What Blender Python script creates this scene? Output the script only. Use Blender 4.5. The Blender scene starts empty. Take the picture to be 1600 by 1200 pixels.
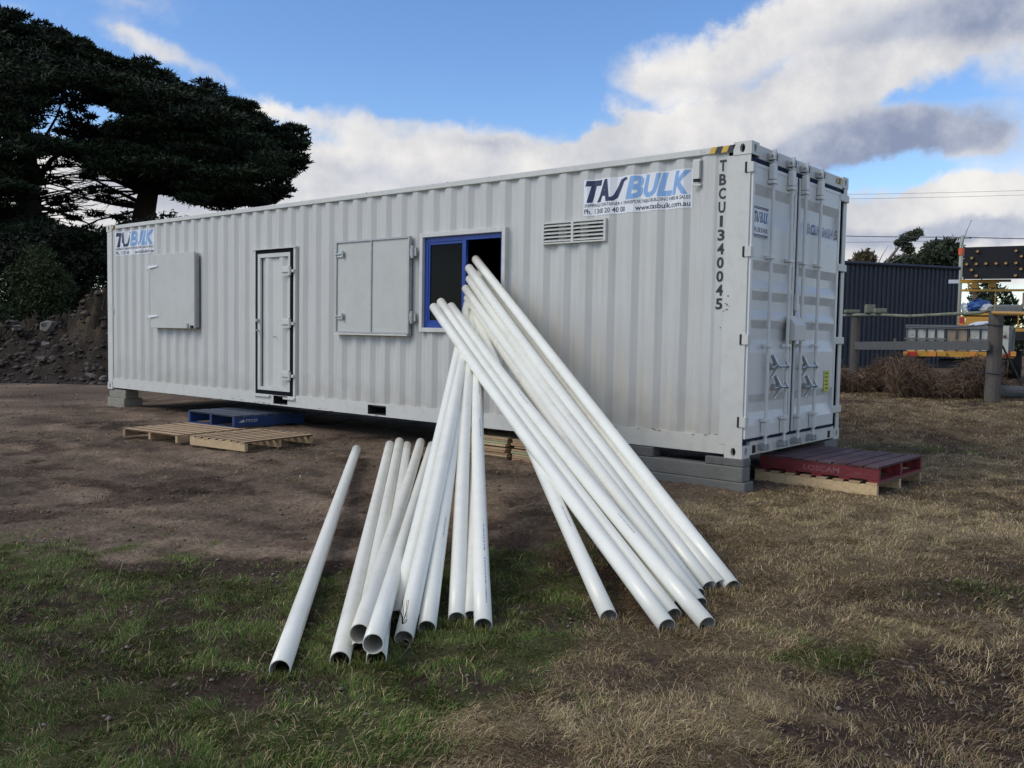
import bpy, bmesh, math, random
import numpy as np
from mathutils import Vector, Matrix, Euler

scene = bpy.context.scene
COL = scene.collection
rng = np.random.default_rng(7)
random.seed(7)

# ------------------------------------------------------------------ camera
F_PX = 1402.88
ZB = 0.30                                   # underside of the white container above the ground datum
CAM = Vector((3.6425, -7.6566, 1.1284 + ZB))
EUL = Euler((1.513402, -0.017401, 0.697982), 'XYZ')
cam_data = bpy.data.cameras.new('camera')
cam = bpy.data.objects.new('camera', cam_data)
COL.objects.link(cam)
cam.location = CAM
cam.rotation_euler = EUL
cam_data.sensor_fit = 'HORIZONTAL'
cam_data.sensor_width = 36.0
cam_data.lens = 36.0 * F_PX / 1600.0
cam_data.clip_start = 0.05
cam_data.clip_end = 3000
scene.camera = cam
ROT = EUL.to_matrix()


def ray(px, py):
    return (ROT @ Vector((px - 800, 600 - py, -F_PX))).normalized()


def at(px, py, depth):                       # surveyed point: a bearing from the camera station and a distance
    d = ROT @ Vector((px - 800, 600 - py, -F_PX))
    return CAM + d * (depth / F_PX)


# ------------------------------------------------------------------ sun
SUN_DIR = Vector((-0.40, -0.68, 0.70)).normalized()      # towards the sun
sun_el = math.asin(SUN_DIR.z)
sun_az = math.atan2(SUN_DIR.x, SUN_DIR.y)
sd = bpy.data.lights.new('sun', 'SUN')
sd.energy = 1.75
sd.angle = math.radians(32)
sd.color = (1.0, 0.92, 0.79)
sun = bpy.data.objects.new('sun', sd)
COL.objects.link(sun)
sun.rotation_euler = SUN_DIR.to_track_quat('Z', 'Y').to_euler()

scene.view_settings.view_transform = 'Standard'
scene.view_settings.look = 'None'
scene.view_settings.exposure = 0.0
scene.view_settings.gamma = 1.0
scene.view_settings.use_curve_mapping = False

# ------------------------------------------------------------------ world: clear blue with broken cloud
world = bpy.data.worlds.new('World')
scene.world = world
world.use_nodes = True
wt = world.node_tree
for n in list(wt.nodes):
    wt.nodes.remove(n)


def wn(kind, **kw):
    n = wt.nodes.new(kind)
    for k, v in kw.items():
        setattr(n, k, v)
    return n


def wmath(op, a, b=None, c=None, clamp=False):
    n = wn('ShaderNodeMath', operation=op, use_clamp=clamp)
    for i, v in enumerate((a, b, c)):
        if v is None:
            continue
        if isinstance(v, (int, float)):
            n.inputs[i].default_value = v
        else:
            wt.links.new(v, n.inputs[i])
    return n.outputs[0]


def wsmooth(v, lo, hi):
    n = wn('ShaderNodeMapRange', interpolation_type='SMOOTHSTEP')
    wt.links.new(v, n.inputs['Value'])
    n.inputs['From Min'].default_value = lo
    n.inputs['From Max'].default_value = hi
    return n.outputs['Result']


def wmix(f, a, b):
    n = wn('ShaderNodeMix', data_type='RGBA')
    if isinstance(f, (int, float)):
        n.inputs['Factor'].default_value = f
    else:
        wt.links.new(f, n.inputs['Factor'])
    for s, v in (('A', a), ('B', b)):
        sock = [i for i in n.inputs if i.name == s and i.type == 'RGBA'][0]
        if isinstance(v, tuple):
            sock.default_value = v + (1.0,)
        else:
            wt.links.new(v, sock)
    return [o for o in n.outputs if o.type == 'RGBA'][0]


sky = wn('ShaderNodeTexSky', sky_type='NISHITA')
sky.sun_disc = False
sky.sun_elevation = sun_el
sky.sun_rotation = sun_az
sky.air_density = 1.0
sky.dust_density = 0.3
sky.ozone_density = 2.2
sky.altitude = 100
tc = wn('ShaderNodeTexCoord')
sep = wn('ShaderNodeSeparateXYZ')
wt.links.new(tc.outputs['Generated'], sep.inputs[0])
# bearing and elevation; bearing zero looks over the container
H0 = math.atan2(-ROT[0][2], -ROT[1][2])
ca, sa = math.cos(H0), math.sin(H0)
fx = wmath('ADD', wmath('MULTIPLY', sep.outputs[0], sa), wmath('MULTIPLY', sep.outputs[1], ca))
rx = wmath('SUBTRACT', wmath('MULTIPLY', sep.outputs[0], ca), wmath('MULTIPLY', sep.outputs[1], sa))
az = wmath('ARCTAN2', rx, fx)
el = wmath('ARCSINE', sep.outputs[2])
comb = wn('ShaderNodeCombineXYZ')
wt.links.new(az, comb.inputs[0])
wt.links.new(el, comb.inputs[1])
# domain warp so the cloud edges billow
nz = wn('ShaderNodeTexNoise')
nz.inputs['Scale'].default_value = 7.0
nz.inputs['Detail'].default_value = 7.0
nz.inputs['Roughness'].default_value = 0.60
wt.links.new(tc.outputs['Generated'], nz.inputs['Vector'])
vm = wn('ShaderNodeVectorMath', operation='SUBTRACT')
wt.links.new(nz.outputs['Color'], vm.inputs[0])
vm.inputs[1].default_value = (0.5, 0.5, 0.5)
vs = wn('ShaderNodeVectorMath', operation='MULTIPLY')
wt.links.new(vm.outputs[0], vs.inputs[0])
vs.inputs[1].default_value = (0.17, 0.085, 0.0)
va = wn('ShaderNodeVectorMath', operation='ADD')
wt.links.new(comb.outputs[0], va.inputs[0])
wt.links.new(vs.outputs[0], va.inputs[1])
UV = va.outputs[0]


def azel(px, py):
    d = ray(px, py)
    f = d.x * sa + d.y * ca
    r = d.x * ca - d.y * sa
    return math.atan2(r, f), math.asin(d.z)


def blob(px, py, wx, wy, rot, strength):
    u, v = azel(px, py)
    m = wn('ShaderNodeMapping', vector_type='TEXTURE')
    m.inputs['Location'].default_value = (u, v, 0)
    m.inputs['Rotation'].default_value = (0, 0, math.radians(rot))
    m.inputs['Scale'].default_value = (wx / F_PX, wy / F_PX, 1)
    wt.links.new(UV, m.inputs['Vector'])
    g = wn('ShaderNodeTexGradient', gradient_type='SPHERICAL')
    wt.links.new(m.outputs[0], g.inputs[0])
    return wmath('MULTIPLY', g.outputs['Fac'], strength)


def field(items):
    acc = None
    for it in items:
        b = blob(*it)
        acc = b if acc is None else wmath('ADD', acc, b)
    return acc


# cloud masses (bearing / elevation given through the survey helper)
dens = field([
    (480, 262, 150, 80, 0, 1.1), (620, 268, 220, 86, 5, 1.4), (750, 250, 150, 62, -4, 1.4), (880, 262, 170, 62, 2, 1.5),
    (1000, 255, 170, 70, 8, 1.4), (470, 320, 320, 70, 0, 1.3), (520, 185, 130, 24, -8, 0.8), (445, 162, 60, 24, -5, 0.8), (640, 188, 80, 16, 0, 0.45),
    (1070, 116, 145, 46, 2, 1.35), (1190, 58, 95, 44, 10, 1.1), (1300, 42, 160, 72, 5, 1.4), (1450, 10, 260, 70, -4, 1.6), (1610, 0, 260, 95, 0, 1.6),
    (1020, 228, 170, 58, 8, 1.5), (1130, 192, 180, 66, 14, 1.5), (1245, 155, 190, 58, 16, 1.6), (1360, 112, 165, 56, 20, 1.5), (1465, 68, 150, 50, 20, 1.1),
    (1285, 226, 175, 50, 6, 1.4), (1420, 207, 185, 44, 3, 1.4), (1530, 222, 110, 30, 0, 0.9), (988, 178, 48, 24, 0, 0.8),
    (1400, 316, 240, 42, 5, 1.6), (1570, 302, 190, 56, 8, 1.6), (1450, 352, 320, 38, 0, 1.5), (1400, 400, 320, 44, 0, 1.6), (1600, 420, 280, 60, 0, 1.2),
    (200, 60, 75, 22, -6, 0.62), (270, 86, 90, 20, -10, 0.60), (380, 118, 80, 20, -10, 0.35), (200, 15, 90, 26, 0, 0.42), (25, 20, 60, 16, 0, 0.4),
    (1540, 120, 90, 40, 0, 0.22), (1800, 60, 200, 120, 0, 1.2), (-100, 330, 420, 120, 0, 1.3), (200, 300, 300, 90, 0, 1.3)])
shade = field([
    (560, 262, 170, 30, -4, 0.75), (760, 224, 130, 20, -5, 0.75), (690, 296, 180, 26, 4, 0.55), (450, 290, 120, 30, 0, 0.4), (950, 285, 170, 26, 5, 0.6),
    (1090, 130, 120, 22, -3, 0.6), (1190, 110, 60, 20, 0, 0.4), (1300, 70, 170, 24, 4, 0.5), (1480, 36, 240, 50, -6, 1.15), (1620, 20, 200, 60, 0, 1.1), (1310, 228, 240, 56, 8, 1.6),
    (1460, 212, 210, 44, 0, 1.5), (1230, 262, 160, 44, 12, 1.2), (1430, 362, 280, 24, 0, 1.4), (1590, 352, 170, 30, 0, 1.1), (880, 250, 120, 18, 0, 0.3),
    (200, 300, 260, 40, 0, 0.5)])
# elsewhere in the sky the same kind of broken cloud goes on
zc = wmath('MAXIMUM', sep.outputs[2], 0.04)
pj = wn('ShaderNodeCombineXYZ')
wt.links.new(wmath('DIVIDE', sep.outputs[0], wmath('ADD', zc, 0.12)), pj.inputs[0])
wt.links.new(wmath('DIVIDE', sep.outputs[1], wmath('ADD', zc, 0.12)), pj.inputs[1])
nb = wn('ShaderNodeTexNoise')
nb.inputs['Scale'].default_value = 0.9
nb.inputs['Detail'].default_value = 6.0
nb.inputs['Roughness'].default_value = 0.55
wt.links.new(pj.outputs[0], nb.inputs['Vector'])
absaz = wmath('ABSOLUTE', az)
outside = wmath('MAXIMUM', wsmooth(absaz, 0.62, 0.95), wsmooth(el, 0.42, 0.62))
amb = wmath('MULTIPLY', wsmooth(nb.outputs['Fac'], 0.44, 0.62), outside)
nf = wn('ShaderNodeTexNoise')
nf.inputs['Scale'].default_value = 16.0
nf.inputs['Detail'].default_value = 8.0
nf.inputs['Roughness'].default_value = 0.62
wt.links.new(tc.outputs['Generated'], nf.inputs['Vector'])
d2 = wmath('ADD', dens, wmath('MULTIPLY', wmath('SUBTRACT', nf.outputs['Fac'], 0.5), 0.95))
mask = wmath('MAXIMUM', wsmooth(d2, 0.08, 0.95), amb)
shn = wmath('ADD', shade, wmath('MULTIPLY', wmath('SUBTRACT', nf.outputs['Fac'], 0.5), 1.1))
shf = wsmooth(shn, -0.1, 1.35)
tex = wsmooth(nz.outputs['Fac'], 0.35, 0.68)
cloud_lit = wmix(tex, (0.60, 0.615, 0.665), (0.93, 0.905, 0.875))
cloud_dk = wmix(wsmooth(wmath('ADD', wmath('MULTIPLY', nz.outputs['Fac'], 0.6), wmath('MULTIPLY', nf.outputs['Fac'], 0.4)), 0.38, 0.60), (0.26, 0.31, 0.45), (0.52, 0.56, 0.66))
cloud_col = wmix(shf, cloud_lit, cloud_dk)
# Nishita blue, a touch deeper, as the phone recorded it
SKY_STRENGTH = 0.15
hs = wn('ShaderNodeHueSaturation')
hs.inputs['Saturation'].default_value = 1.19
hs.inputs['Hue'].default_value = 0.508
hs.inputs['Value'].default_value = 1.2
wt.links.new(sky.outputs[0], hs.inputs['Color'])
bg_sky = wn('ShaderNodeBackground')
wt.links.new(hs.outputs[0], bg_sky.inputs['Color'])
bg_sky.inputs['Strength'].default_value = SKY_STRENGTH
bg_cl = wn('ShaderNodeBackground')
wt.links.new(cloud_col, bg_cl.inputs['Color'])
bg_cl.inputs['Strength'].default_value = 1.0
mx = wn('ShaderNodeMixShader')
wt.links.new(mask, mx.inputs[0])
wt.links.new(bg_sky.outputs[0], mx.inputs[1])
wt.links.new(bg_cl.outputs[0], mx.inputs[2])
wo = wn('ShaderNodeOutputWorld')
wt.links.new(mx.outputs[0], wo.inputs['Surface'])

# ------------------------------------------------------------------ materials


def nodes_of(name):
    m = bpy.data.materials.new(name)
    m.use_nodes = True
    nt = m.node_tree
    b = nt.nodes['Principled BSDF']
    return m, nt, b


def mat(name, col, rough=0.6, var=0.12, scale=6.0, stretch=(1, 1, 1), bump=0.0, bscale=40.0, metal=0.0, dirt=None, dirt_amt=0.35, dscale=2.5, spec=0.5, dstretch=(1, 1, 1), objrand=0.0, grime=0.0):
    m, nt, b = nodes_of(name)
    L = nt.links
    tcn = nt.nodes.new('ShaderNodeTexCoord')
    mp = nt.nodes.new('ShaderNodeMapping')
    mp.inputs['Scale'].default_value = stretch
    L.new(tcn.outputs['Object'], mp.inputs[0])
    n = nt.nodes.new('ShaderNodeTexNoise')
    n.inputs['Scale'].default_value = scale
    n.inputs['Detail'].default_value = 6
    n.inputs['Roughness'].default_value = 0.6
    L.new(mp.outputs[0], n.inputs['Vector'])
    r = nt.nodes.new('ShaderNodeValToRGB')
    r.color_ramp.elements[0].position = 0.3
    r.color_ramp.elements[1].position = 0.7
    r.color_ramp.elements[0].color = tuple(c * (1 - var) for c in col) + (1,)
    r.color_ramp.elements[1].color = tuple(min(1, c * (1 + var)) for c in col) + (1,)
    L.new(n.outputs['Fac'], r.inputs[0])
    out = r.outputs[0]
    if dirt:
        mp2 = nt.nodes.new('ShaderNodeMapping')
        mp2.inputs['Scale'].default_value = dstretch
        L.new(tcn.outputs['Object'], mp2.inputs[0])
        n2 = nt.nodes.new('ShaderNodeTexNoise')
        n2.inputs['Scale'].default_value = dscale
        n2.inputs['Detail'].default_value = 9
        n2.inputs['Roughness'].default_value = 0.7
        L.new(mp2.outputs[0], n2.inputs['Vector'])
        mr = nt.nodes.new('ShaderNodeMapRange')
        mr.inputs['From Min'].default_value = 0.5
        mr.inputs['From Max'].default_value = 0.8
        mr.inputs['To Max'].default_value = dirt_amt * 2
        L.new(n2.outputs['Fac'], mr.inputs['Value'])
        mi = nt.nodes.new('ShaderNodeMix')
        mi.data_type = 'RGBA'
        L.new(mr.outputs[0], mi.inputs['Factor'])
        L.new(out, mi.inputs[6])
        mi.inputs[7].default_value = dirt + (1,)
        out = mi.outputs[2]
    if grime:
        # splashed soil towards the foot of the wall
        sx = nt.nodes.new('ShaderNodeSeparateXYZ')
        L.new(tcn.outputs['Object'], sx.inputs[0])
        nn_ = nt.nodes.new('ShaderNodeTexNoise')
        nn_.inputs['Scale'].default_value = 5
        nn_.inputs['Detail'].default_value = 8
        L.new(mp.outputs[0], nn_.inputs['Vector'])
        ad = nt.nodes.new('ShaderNodeMath')
        ad.operation = 'MULTIPLY_ADD'
        L.new(nn_.outputs['Fac'], ad.inputs[0])
        ad.inputs[1].default_value = -0.9
        L.new(sx.outputs[2], ad.inputs[2])
        mg = nt.nodes.new('ShaderNodeMapRange')
        mg.inputs['From Min'].default_value = 0.15
        mg.inputs['From Max'].default_value = -0.35
        mg.inputs['To Max'].default_value = grime
        L.new(ad.outputs[0], mg.inputs['Value'])
        mi2 = nt.nodes.new('ShaderNodeMix')
        mi2.data_type = 'RGBA'
        L.new(mg.outputs[0], mi2.inputs['Factor'])
        L.new(out, mi2.inputs[6])
        mi2.inputs[7].default_value = (0.24, 0.20, 0.15, 1)
        out = mi2.outputs[2]
    if objrand:
        oi = nt.nodes.new('ShaderNodeObjectInfo')
        m1 = nt.nodes.new('ShaderNodeMapRange')
        m1.inputs['To Min'].default_value = 1 - objrand
        m1.inputs['To Max'].default_value = 1 + objrand
        L.new(oi.outputs['Random'], m1.inputs['Value'])
        vsc = nt.nodes.new('ShaderNodeVectorMath')
        vsc.operation = 'SCALE'
        L.new(out, vsc.inputs[0])
        L.new(m1.outputs[0], vsc.inputs['Scale'])
        out = vsc.outputs[0]
    L.new(out, b.inputs['Base Color'])
    b.inputs['Roughness'].default_value = rough
    b.inputs['Metallic'].default_value = metal
    b.inputs['Specular IOR Level'].default_value = spec
    if bump:
        n3 = nt.nodes.new('ShaderNodeTexNoise')
        n3.inputs['Scale'].default_value = bscale
        n3.inputs['Detail'].default_value = 5
        L.new(mp.outputs[0], n3.inputs['Vector'])
        bp = nt.nodes.new('ShaderNodeBump')
        bp.inputs['Strength'].default_value = bump
        bp.inputs['Distance'].default_value = 0.02
        L.new(n3.outputs['Fac'], bp.inputs['Height'])
        L.new(bp.outputs[0], b.inputs['Normal'])
    return m


def leaf_mat(name, attr='tint', rough=0.7, trans=0.15):
    m, nt, b = nodes_of(name)
    a = nt.nodes.new('ShaderNodeAttribute')
    a.attribute_name = attr
    nt.links.new(a.outputs['Color'], b.inputs['Base Color'])
    b.inputs['Roughness'].default_value = rough
    b.inputs['Specular IOR Level'].default_value = 0.2
    return m


M = {}
M['paint'] = mat('container_paint', (0.525, 0.53, 0.505), 0.45, 0.035, 1.6, bump=0.05, bscale=9, dirt=(0.31, 0.29, 0.245), dirt_amt=0.20, grime=0.30, dscale=3.0, dstretch=(5.5, 5.5, 0.30))
M['paint2'] = mat('container_frame_paint', (0.57, 0.575, 0.54), 0.45, 0.04, 3.0, bump=0.04, bscale=14, dirt=(0.26, 0.22, 0.17), dirt_amt=0.16, dscale=7.0)
M['door_paint'] = mat('door_paint', (0.64, 0.65, 0.635), 0.35, 0.035, 2.0, bump=0.05, bscale=8, dirt=(0.32, 0.32, 0.30), dirt_amt=0.10, dscale=3.5)
M['hut_door'] = mat('hut_door_paint', (0.54, 0.555, 0.525), 0.42, 0.035, 2.0, bump=0.05, bscale=8, dirt=(0.32, 0.32, 0.30), dirt_amt=0.12, dscale=3.5)
M['shutter'] = mat('shutter_paint', (0.485, 0.50, 0.47), 0.5, 0.05, 2.2, bump=0.04, bscale=7, dirt=(0.30, 0.29, 0.26), dirt_amt=0.15, dscale=4)
M['rust'] = mat('rust', (0.10, 0.05, 0.03), 0.9, 0.3, 20)
M['rubber'] = mat('rubber_gasket', (0.006, 0.007, 0.010), 0.8, 0.2, 10, spec=0.1)
M['gasket_blue'] = mat('door_gasket', (0.014, 0.020, 0.05), 0.8, 0.2, 10, spec=0.15)
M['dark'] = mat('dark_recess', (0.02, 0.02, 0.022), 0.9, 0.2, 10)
M['galv'] = mat('galvanised', (0.40, 0.41, 0.41), 0.42, 0.12, 20, metal=0.5)
M['steel'] = mat('bright_steel', (0.45, 0.46, 0.47), 0.3, 0.15, 30, metal=0.8)
M['blue_frame'] = mat('blue_window_frame', (0.006, 0.045, 0.27), 0.4, 0.08, 6)
M['sign_white'] = mat('sign_white', (0.74, 0.76, 0.79), 0.4, 0.03, 5)
M['navy'] = mat('navy_ink', (0.018, 0.028, 0.085), 0.45, 0.1, 10)
M['sky_ink'] = mat('light_blue_ink', (0.22, 0.40, 0.68), 0.45, 0.06, 10)
M['mid_ink'] = mat('mid_blue_ink', (0.08, 0.15, 0.36), 0.45, 0.06, 10)
M['black_ink'] = mat('black_ink', (0.02, 0.022, 0.03), 0.5, 0.1, 10)
M['faded_ink'] = mat('faded_ink', (0.26, 0.28, 0.33), 0.5, 0.15, 30)
M['yellow'] = mat('yellow_tape', (0.62, 0.40, 0.05), 0.5, 0.12, 20)
M['yellow_green'] = mat('yellow_sticker', (0.50, 0.52, 0.04), 0.5, 0.08, 20)
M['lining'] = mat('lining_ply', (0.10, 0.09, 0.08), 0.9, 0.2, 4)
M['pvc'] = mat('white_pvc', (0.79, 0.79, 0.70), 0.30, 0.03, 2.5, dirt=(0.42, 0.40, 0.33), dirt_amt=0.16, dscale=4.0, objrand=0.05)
M['pvc_inside'] = mat('pipe_inside', (0.34, 0.31, 0.26), 0.6, 0.15, 8)  # bore colour darkened for some dirt and for the shade deep inside
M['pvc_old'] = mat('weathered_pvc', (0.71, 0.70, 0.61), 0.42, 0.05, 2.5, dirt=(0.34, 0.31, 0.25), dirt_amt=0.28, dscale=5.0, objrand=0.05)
M['concrete'] = mat('concrete', (0.17, 0.17, 0.16), 0.9, 0.14, 7, bump=0.4, bscale=60, dirt=(0.10, 0.10, 0.09), dirt_amt=0.5, dscale=3.5)
M['concrete_lt'] = mat('pale_concrete', (0.25, 0.24, 0.20), 0.9, 0.14, 7, bump=0.4, bscale=60, dirt=(0.16, 0.14, 0.08), dirt_amt=0.5, dscale=5)
M['concrete_dk'] = mat('dark_block', (0.12, 0.12, 0.12), 0.9, 0.2, 12, bump=0.4, bscale=60)
M['pine'] = mat('raw_pine', (0.40, 0.28, 0.16), 0.7, 0.18, 5, stretch=(1, 6, 6), bump=0.2, bscale=50, dirt=(0.20, 0.13, 0.08), dirt_amt=0.35, dscale=6, objrand=0.22)
M['pine2'] = mat('raw_pine_pale', (0.50, 0.37, 0.21), 0.7, 0.15, 5, stretch=(6, 1, 6), bump=0.2, bscale=50, dirt=(0.27, 0.18, 0.11), dirt_amt=0.3, dscale=6, objrand=0.22)
M['pine_gap_shade'] = mat('pine_board_gap_shade', (0.13, 0.085, 0.05), 0.85, 0.2, 6)  # dark side colours that paint the shade into the deck board gaps
M['red_gap_shade'] = mat('red_board_gap_shade', (0.045, 0.018, 0.02), 0.85, 0.2, 6)
M['blue_gap_shade'] = mat('blue_board_gap_shade', (0.02, 0.025, 0.045), 0.85, 0.2, 6)
M['pine_grn'] = mat('treated_pine', (0.33, 0.34, 0.19), 0.7, 0.15, 5, bump=0.2)
M['pine_red'] = mat('reddish_pine', (0.38, 0.22, 0.12), 0.7, 0.15, 5, bump=0.2)
M['blue_wood'] = mat('blue_painted_wood', (0.012, 0.042, 0.145), 0.6, 0.2, 6, bump=0.25, bscale=40, dirt=(0.05, 0.05, 0.06), dirt_amt=0.35, dscale=5, objrand=0.22)
M['blue_deck'] = mat('worn_blue_deck', (0.055, 0.07, 0.10), 0.75, 0.2, 6, bump=0.25, bscale=40, dirt=(0.09, 0.08, 0.075), dirt_amt=0.5, dscale=5, objrand=0.22)
M['red_wood'] = mat('red_painted_wood', (0.165, 0.018, 0.024), 0.6, 0.2, 6, bump=0.25, bscale=40, dirt=(0.08, 0.04, 0.04), dirt_amt=0.35, dscale=5, objrand=0.22)
M['red_deck'] = mat('worn_red_deck', (0.075, 0.035, 0.042), 0.75, 0.2, 6, bump=0.25, bscale=40, dirt=(0.11, 0.085, 0.085), dirt_amt=0.7, dscale=5, objrand=0.22)
M['print_white'] = mat('white_print', (0.50, 0.52, 0.56), 0.6, 0.2, 60)
M['print_pink'] = mat('faded_print', (0.22, 0.085, 0.095), 0.7, 0.25, 60)
M['bark'] = mat('cypress_bark', (0.045, 0.036, 0.030), 0.95, 0.3, 3, stretch=(1, 1, 0.2), bump=0.8, bscale=6)
M['bark_pale'] = mat('pale_bark', (0.20, 0.18, 0.15), 0.9, 0.2, 3, bump=0.5, bscale=8)
M['post'] = mat('weathered_post', (0.105, 0.095, 0.082), 0.95, 0.25, 5, stretch=(1, 1, 0.15), bump=0.7, bscale=25, dirt=(0.05, 0.05, 0.045), dirt_amt=0.5, dscale=5)
M['rail'] = mat('lichen_rail', (0.19, 0.20, 0.15), 0.95, 0.3, 8, bump=0.5, bscale=20, dirt=(0.06, 0.06, 0.05), dirt_amt=0.6, dscale=5)
M['plank'] = mat('grey_plank', (0.095, 0.098, 0.098), 0.9, 0.15, 6, stretch=(0.3, 6, 6), bump=0.3)
M['shed'] = mat('dark_blue_cladding', (0.020, 0.026, 0.042), 0.5, 0.12, 0.8, dirt=(0.035, 0.04, 0.05), dirt_amt=0.3, dscale=0.8)
M['yellow_paint'] = mat('yellow_truck_paint', (0.50, 0.26, 0.035), 0.5, 0.12, 8, dirt=(0.16, 0.10, 0.05), dirt_amt=0.35, dscale=8)
M['board_black'] = mat('arrow_board_black', (0.007, 0.008, 0.012), 0.8, 0.2, 5)
M['amber'] = mat('amber_lens', (0.62, 0.24, 0.05), 0.3, 0.15, 20)
M['lens_clear'] = mat('lamp_glass', (0.62, 0.33, 0.10), 0.25, 0.1, 20)
M['red_lens'] = mat('red_lens', (0.45, 0.03, 0.02), 0.3, 0.1, 20)
M['tray_white'] = mat('tray_panel', (0.46, 0.46, 0.41), 0.6, 0.1, 6, dirt=(0.22, 0.18, 0.12), dirt_amt=0.5, dscale=5)
M['tray_brown'] = mat('tray_wood', (0.27, 0.21, 0.15), 0.8, 0.2, 8)
M['tray_grey'] = mat('tray_frame', (0.13, 0.14, 0.14), 0.6, 0.15, 8)
M['blue_tarp'] = mat('blue_tarp', (0.05, 0.13, 0.36), 0.6, 0.3, 4)
M['white_tarp'] = mat('white_sack', (0.55, 0.58, 0.62), 0.7, 0.15, 6)
M['tyre'] = mat('tyre_rubber', (0.018, 0.018, 0.018), 0.85, 0.2, 20)
M['chassis'] = mat('chassis_black', (0.03, 0.03, 0.032), 0.7, 0.2, 10)
M['wire'] = mat('wire', (0.03, 0.035, 0.05), 0.6, 0.1, 10)
M['pole'] = mat('utility_pole', (0.30, 0.34, 0.30), 0.8, 0.12, 3)
M['orange'] = mat('orange_band', (0.62, 0.10, 0.04), 0.6, 0.1, 5)
M['rock'] = mat('rock', (0.075, 0.066, 0.056), 0.9, 0.25, 4, bump=0.8, bscale=12)
M['rock_pale'] = mat('pale_rock', (0.15, 0.138, 0.122), 0.9, 0.2, 4, bump=0.8, bscale=12)
M['leaf'] = leaf_mat('foliage')
M['grass'] = leaf_mat('grass_blade', rough=0.6)
gm, gnt, gb = nodes_of('window_glass')
gb.inputs['Base Color'].default_value = (0.004, 0.005, 0.007, 1)
gb.inputs['Roughness'].default_value = 0.12
gb.inputs['Specular IOR Level'].default_value = 0.06
M['glass'] = gm

# ------------------------------------------------------------------ mesh helpers


class MB:
    def __init__(self):
        self.v = []
        self.f = []

    def add(self, vs, fs):
        o = len(self.v)
        self.v += [tuple(p) for p in vs]
        self.f += [tuple(i + o for i in f) for f in fs]
        return self

    def box(self, x0, x1, y0, y1, z0, z1):
        vs = [(x0, y0, z0), (x1, y0, z0), (x1, y1, z0), (x0, y1, z0), (x0, y0, z1), (x1, y0, z1), (x1, y1, z1), (x0, y1, z1)]
        return self.add(vs, [(0, 3, 2, 1), (4, 5, 6, 7), (0, 1, 5, 4), (1, 2, 6, 5), (2, 3, 7, 6), (3, 0, 4, 7)])

    def quad(self, a, b, c, d):
        return self.add([a, b, c, d], [(0, 1, 2, 3)])

    def tube(self, pts, rad, n=8, cap=True):
        pts = [Vector(p) for p in pts]
        rs = rad if isinstance(rad, (list, tuple)) else [rad] * len(pts)
        rings = []
        up = Vector((0, 0, 1))
        for i, p in enumerate(pts):
            t = (pts[min(i + 1, len(pts) - 1)] - pts[max(i - 1, 0)]).normalized()
            ref = up if abs(t.z) < 0.95 else Vector((1, 0, 0))
            a = t.cross(ref).normalized()
            b = a.cross(t).normalized()
            rings.append([p + (a * math.cos(2 * math.pi * k / n) + b * math.sin(2 * math.pi * k / n)) * rs[i] for k in range(n)])
        vs = [q for r in rings for q in r]
        fs = []
        for i in range(len(pts) - 1):
            for k in range(n):
                fs.append((i * n + k, i * n + (k + 1) % n, (i + 1) * n + (k + 1) % n, (i + 1) * n + k))
        if cap:
            fs.append(tuple(range(n - 1, -1, -1)))
            fs.append(tuple((len(pts) - 1) * n + k for k in range(n)))
        return self.add(vs, fs)

    def build(self, name, m, parent=None, smooth=False, bevel=0.0):
        me = bpy.data.meshes.new(name)
        me.from_pydata(self.v, [], self.f)
        me.validate()
        bm = bmesh.new()
        bm.from_mesh(me)
        bmesh.ops.recalc_face_normals(bm, faces=bm.faces)
        if bevel:
            bmesh.ops.bevel(bm, geom=list(bm.edges), offset=bevel, segments=1, affect='EDGES', profile=0.6)
        bm.to_mesh(me)
        bm.free()
        me.materials.append(M[m] if isinstance(m, str) else m)
        if smooth:
            me.shade_smooth()
        o = bpy.data.objects.new(name, me)
        COL.objects.link(o)
        if parent:
            o.parent = parent
        return o


def empty(name, loc=(0, 0, 0), rz=0.0, label=None, cat=None, group=None):
    o = bpy.data.objects.new(name, None)
    o.location = loc
    o.rotation_euler = (0, 0, rz)
    o.empty_display_size = 0.2
    COL.objects.link(o)
    tag(o, label, cat, group)
    return o


def tag(o, label=None, cat=None, group=None, kind=None):
    if label:
        o['label'] = label
    if cat:
        o['category'] = cat
    if group:
        o['group'] = group
    if kind:
        o['kind'] = kind
    return o


def np_mesh(name, verts, faces_tri, m, colors=None, parent=None, quads=False):
    me = bpy.data.meshes.new(name)
    nv = len(verts)
    nf = len(faces_tri)
    k = faces_tri.shape[1]
    me.vertices.add(nv)
    me.vertices.foreach_set('co', np.ascontiguousarray(verts, dtype=np.float32).ravel())
    me.loops.add(nf * k)
    me.loops.foreach_set('vertex_index', np.ascontiguousarray(faces_tri, dtype=np.int32).ravel())
    me.polygons.add(nf)
    me.polygons.foreach_set('loop_start', np.arange(0, nf * k, k, dtype=np.int32))
    me.polygons.foreach_set('loop_total', np.full(nf, k, dtype=np.int32))
    me.update(calc_edges=True)
    if colors is not None:
        ca_ = me.color_attributes.new('tint', 'FLOAT_COLOR', 'POINT')
        c4 = np.ones((nv, 4), dtype=np.float32)
        c4[:, :3] = colors
        ca_.data.foreach_set('color', c4.ravel())
    me.materials.append(M[m] if isinstance(m, str) else m)
    o = bpy.data.objects.new(name, me)
    COL.objects.link(o)
    if parent:
        o.parent = parent
    return o


# numpy fractal value noise
_perm = rng.random((256, 256))


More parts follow.
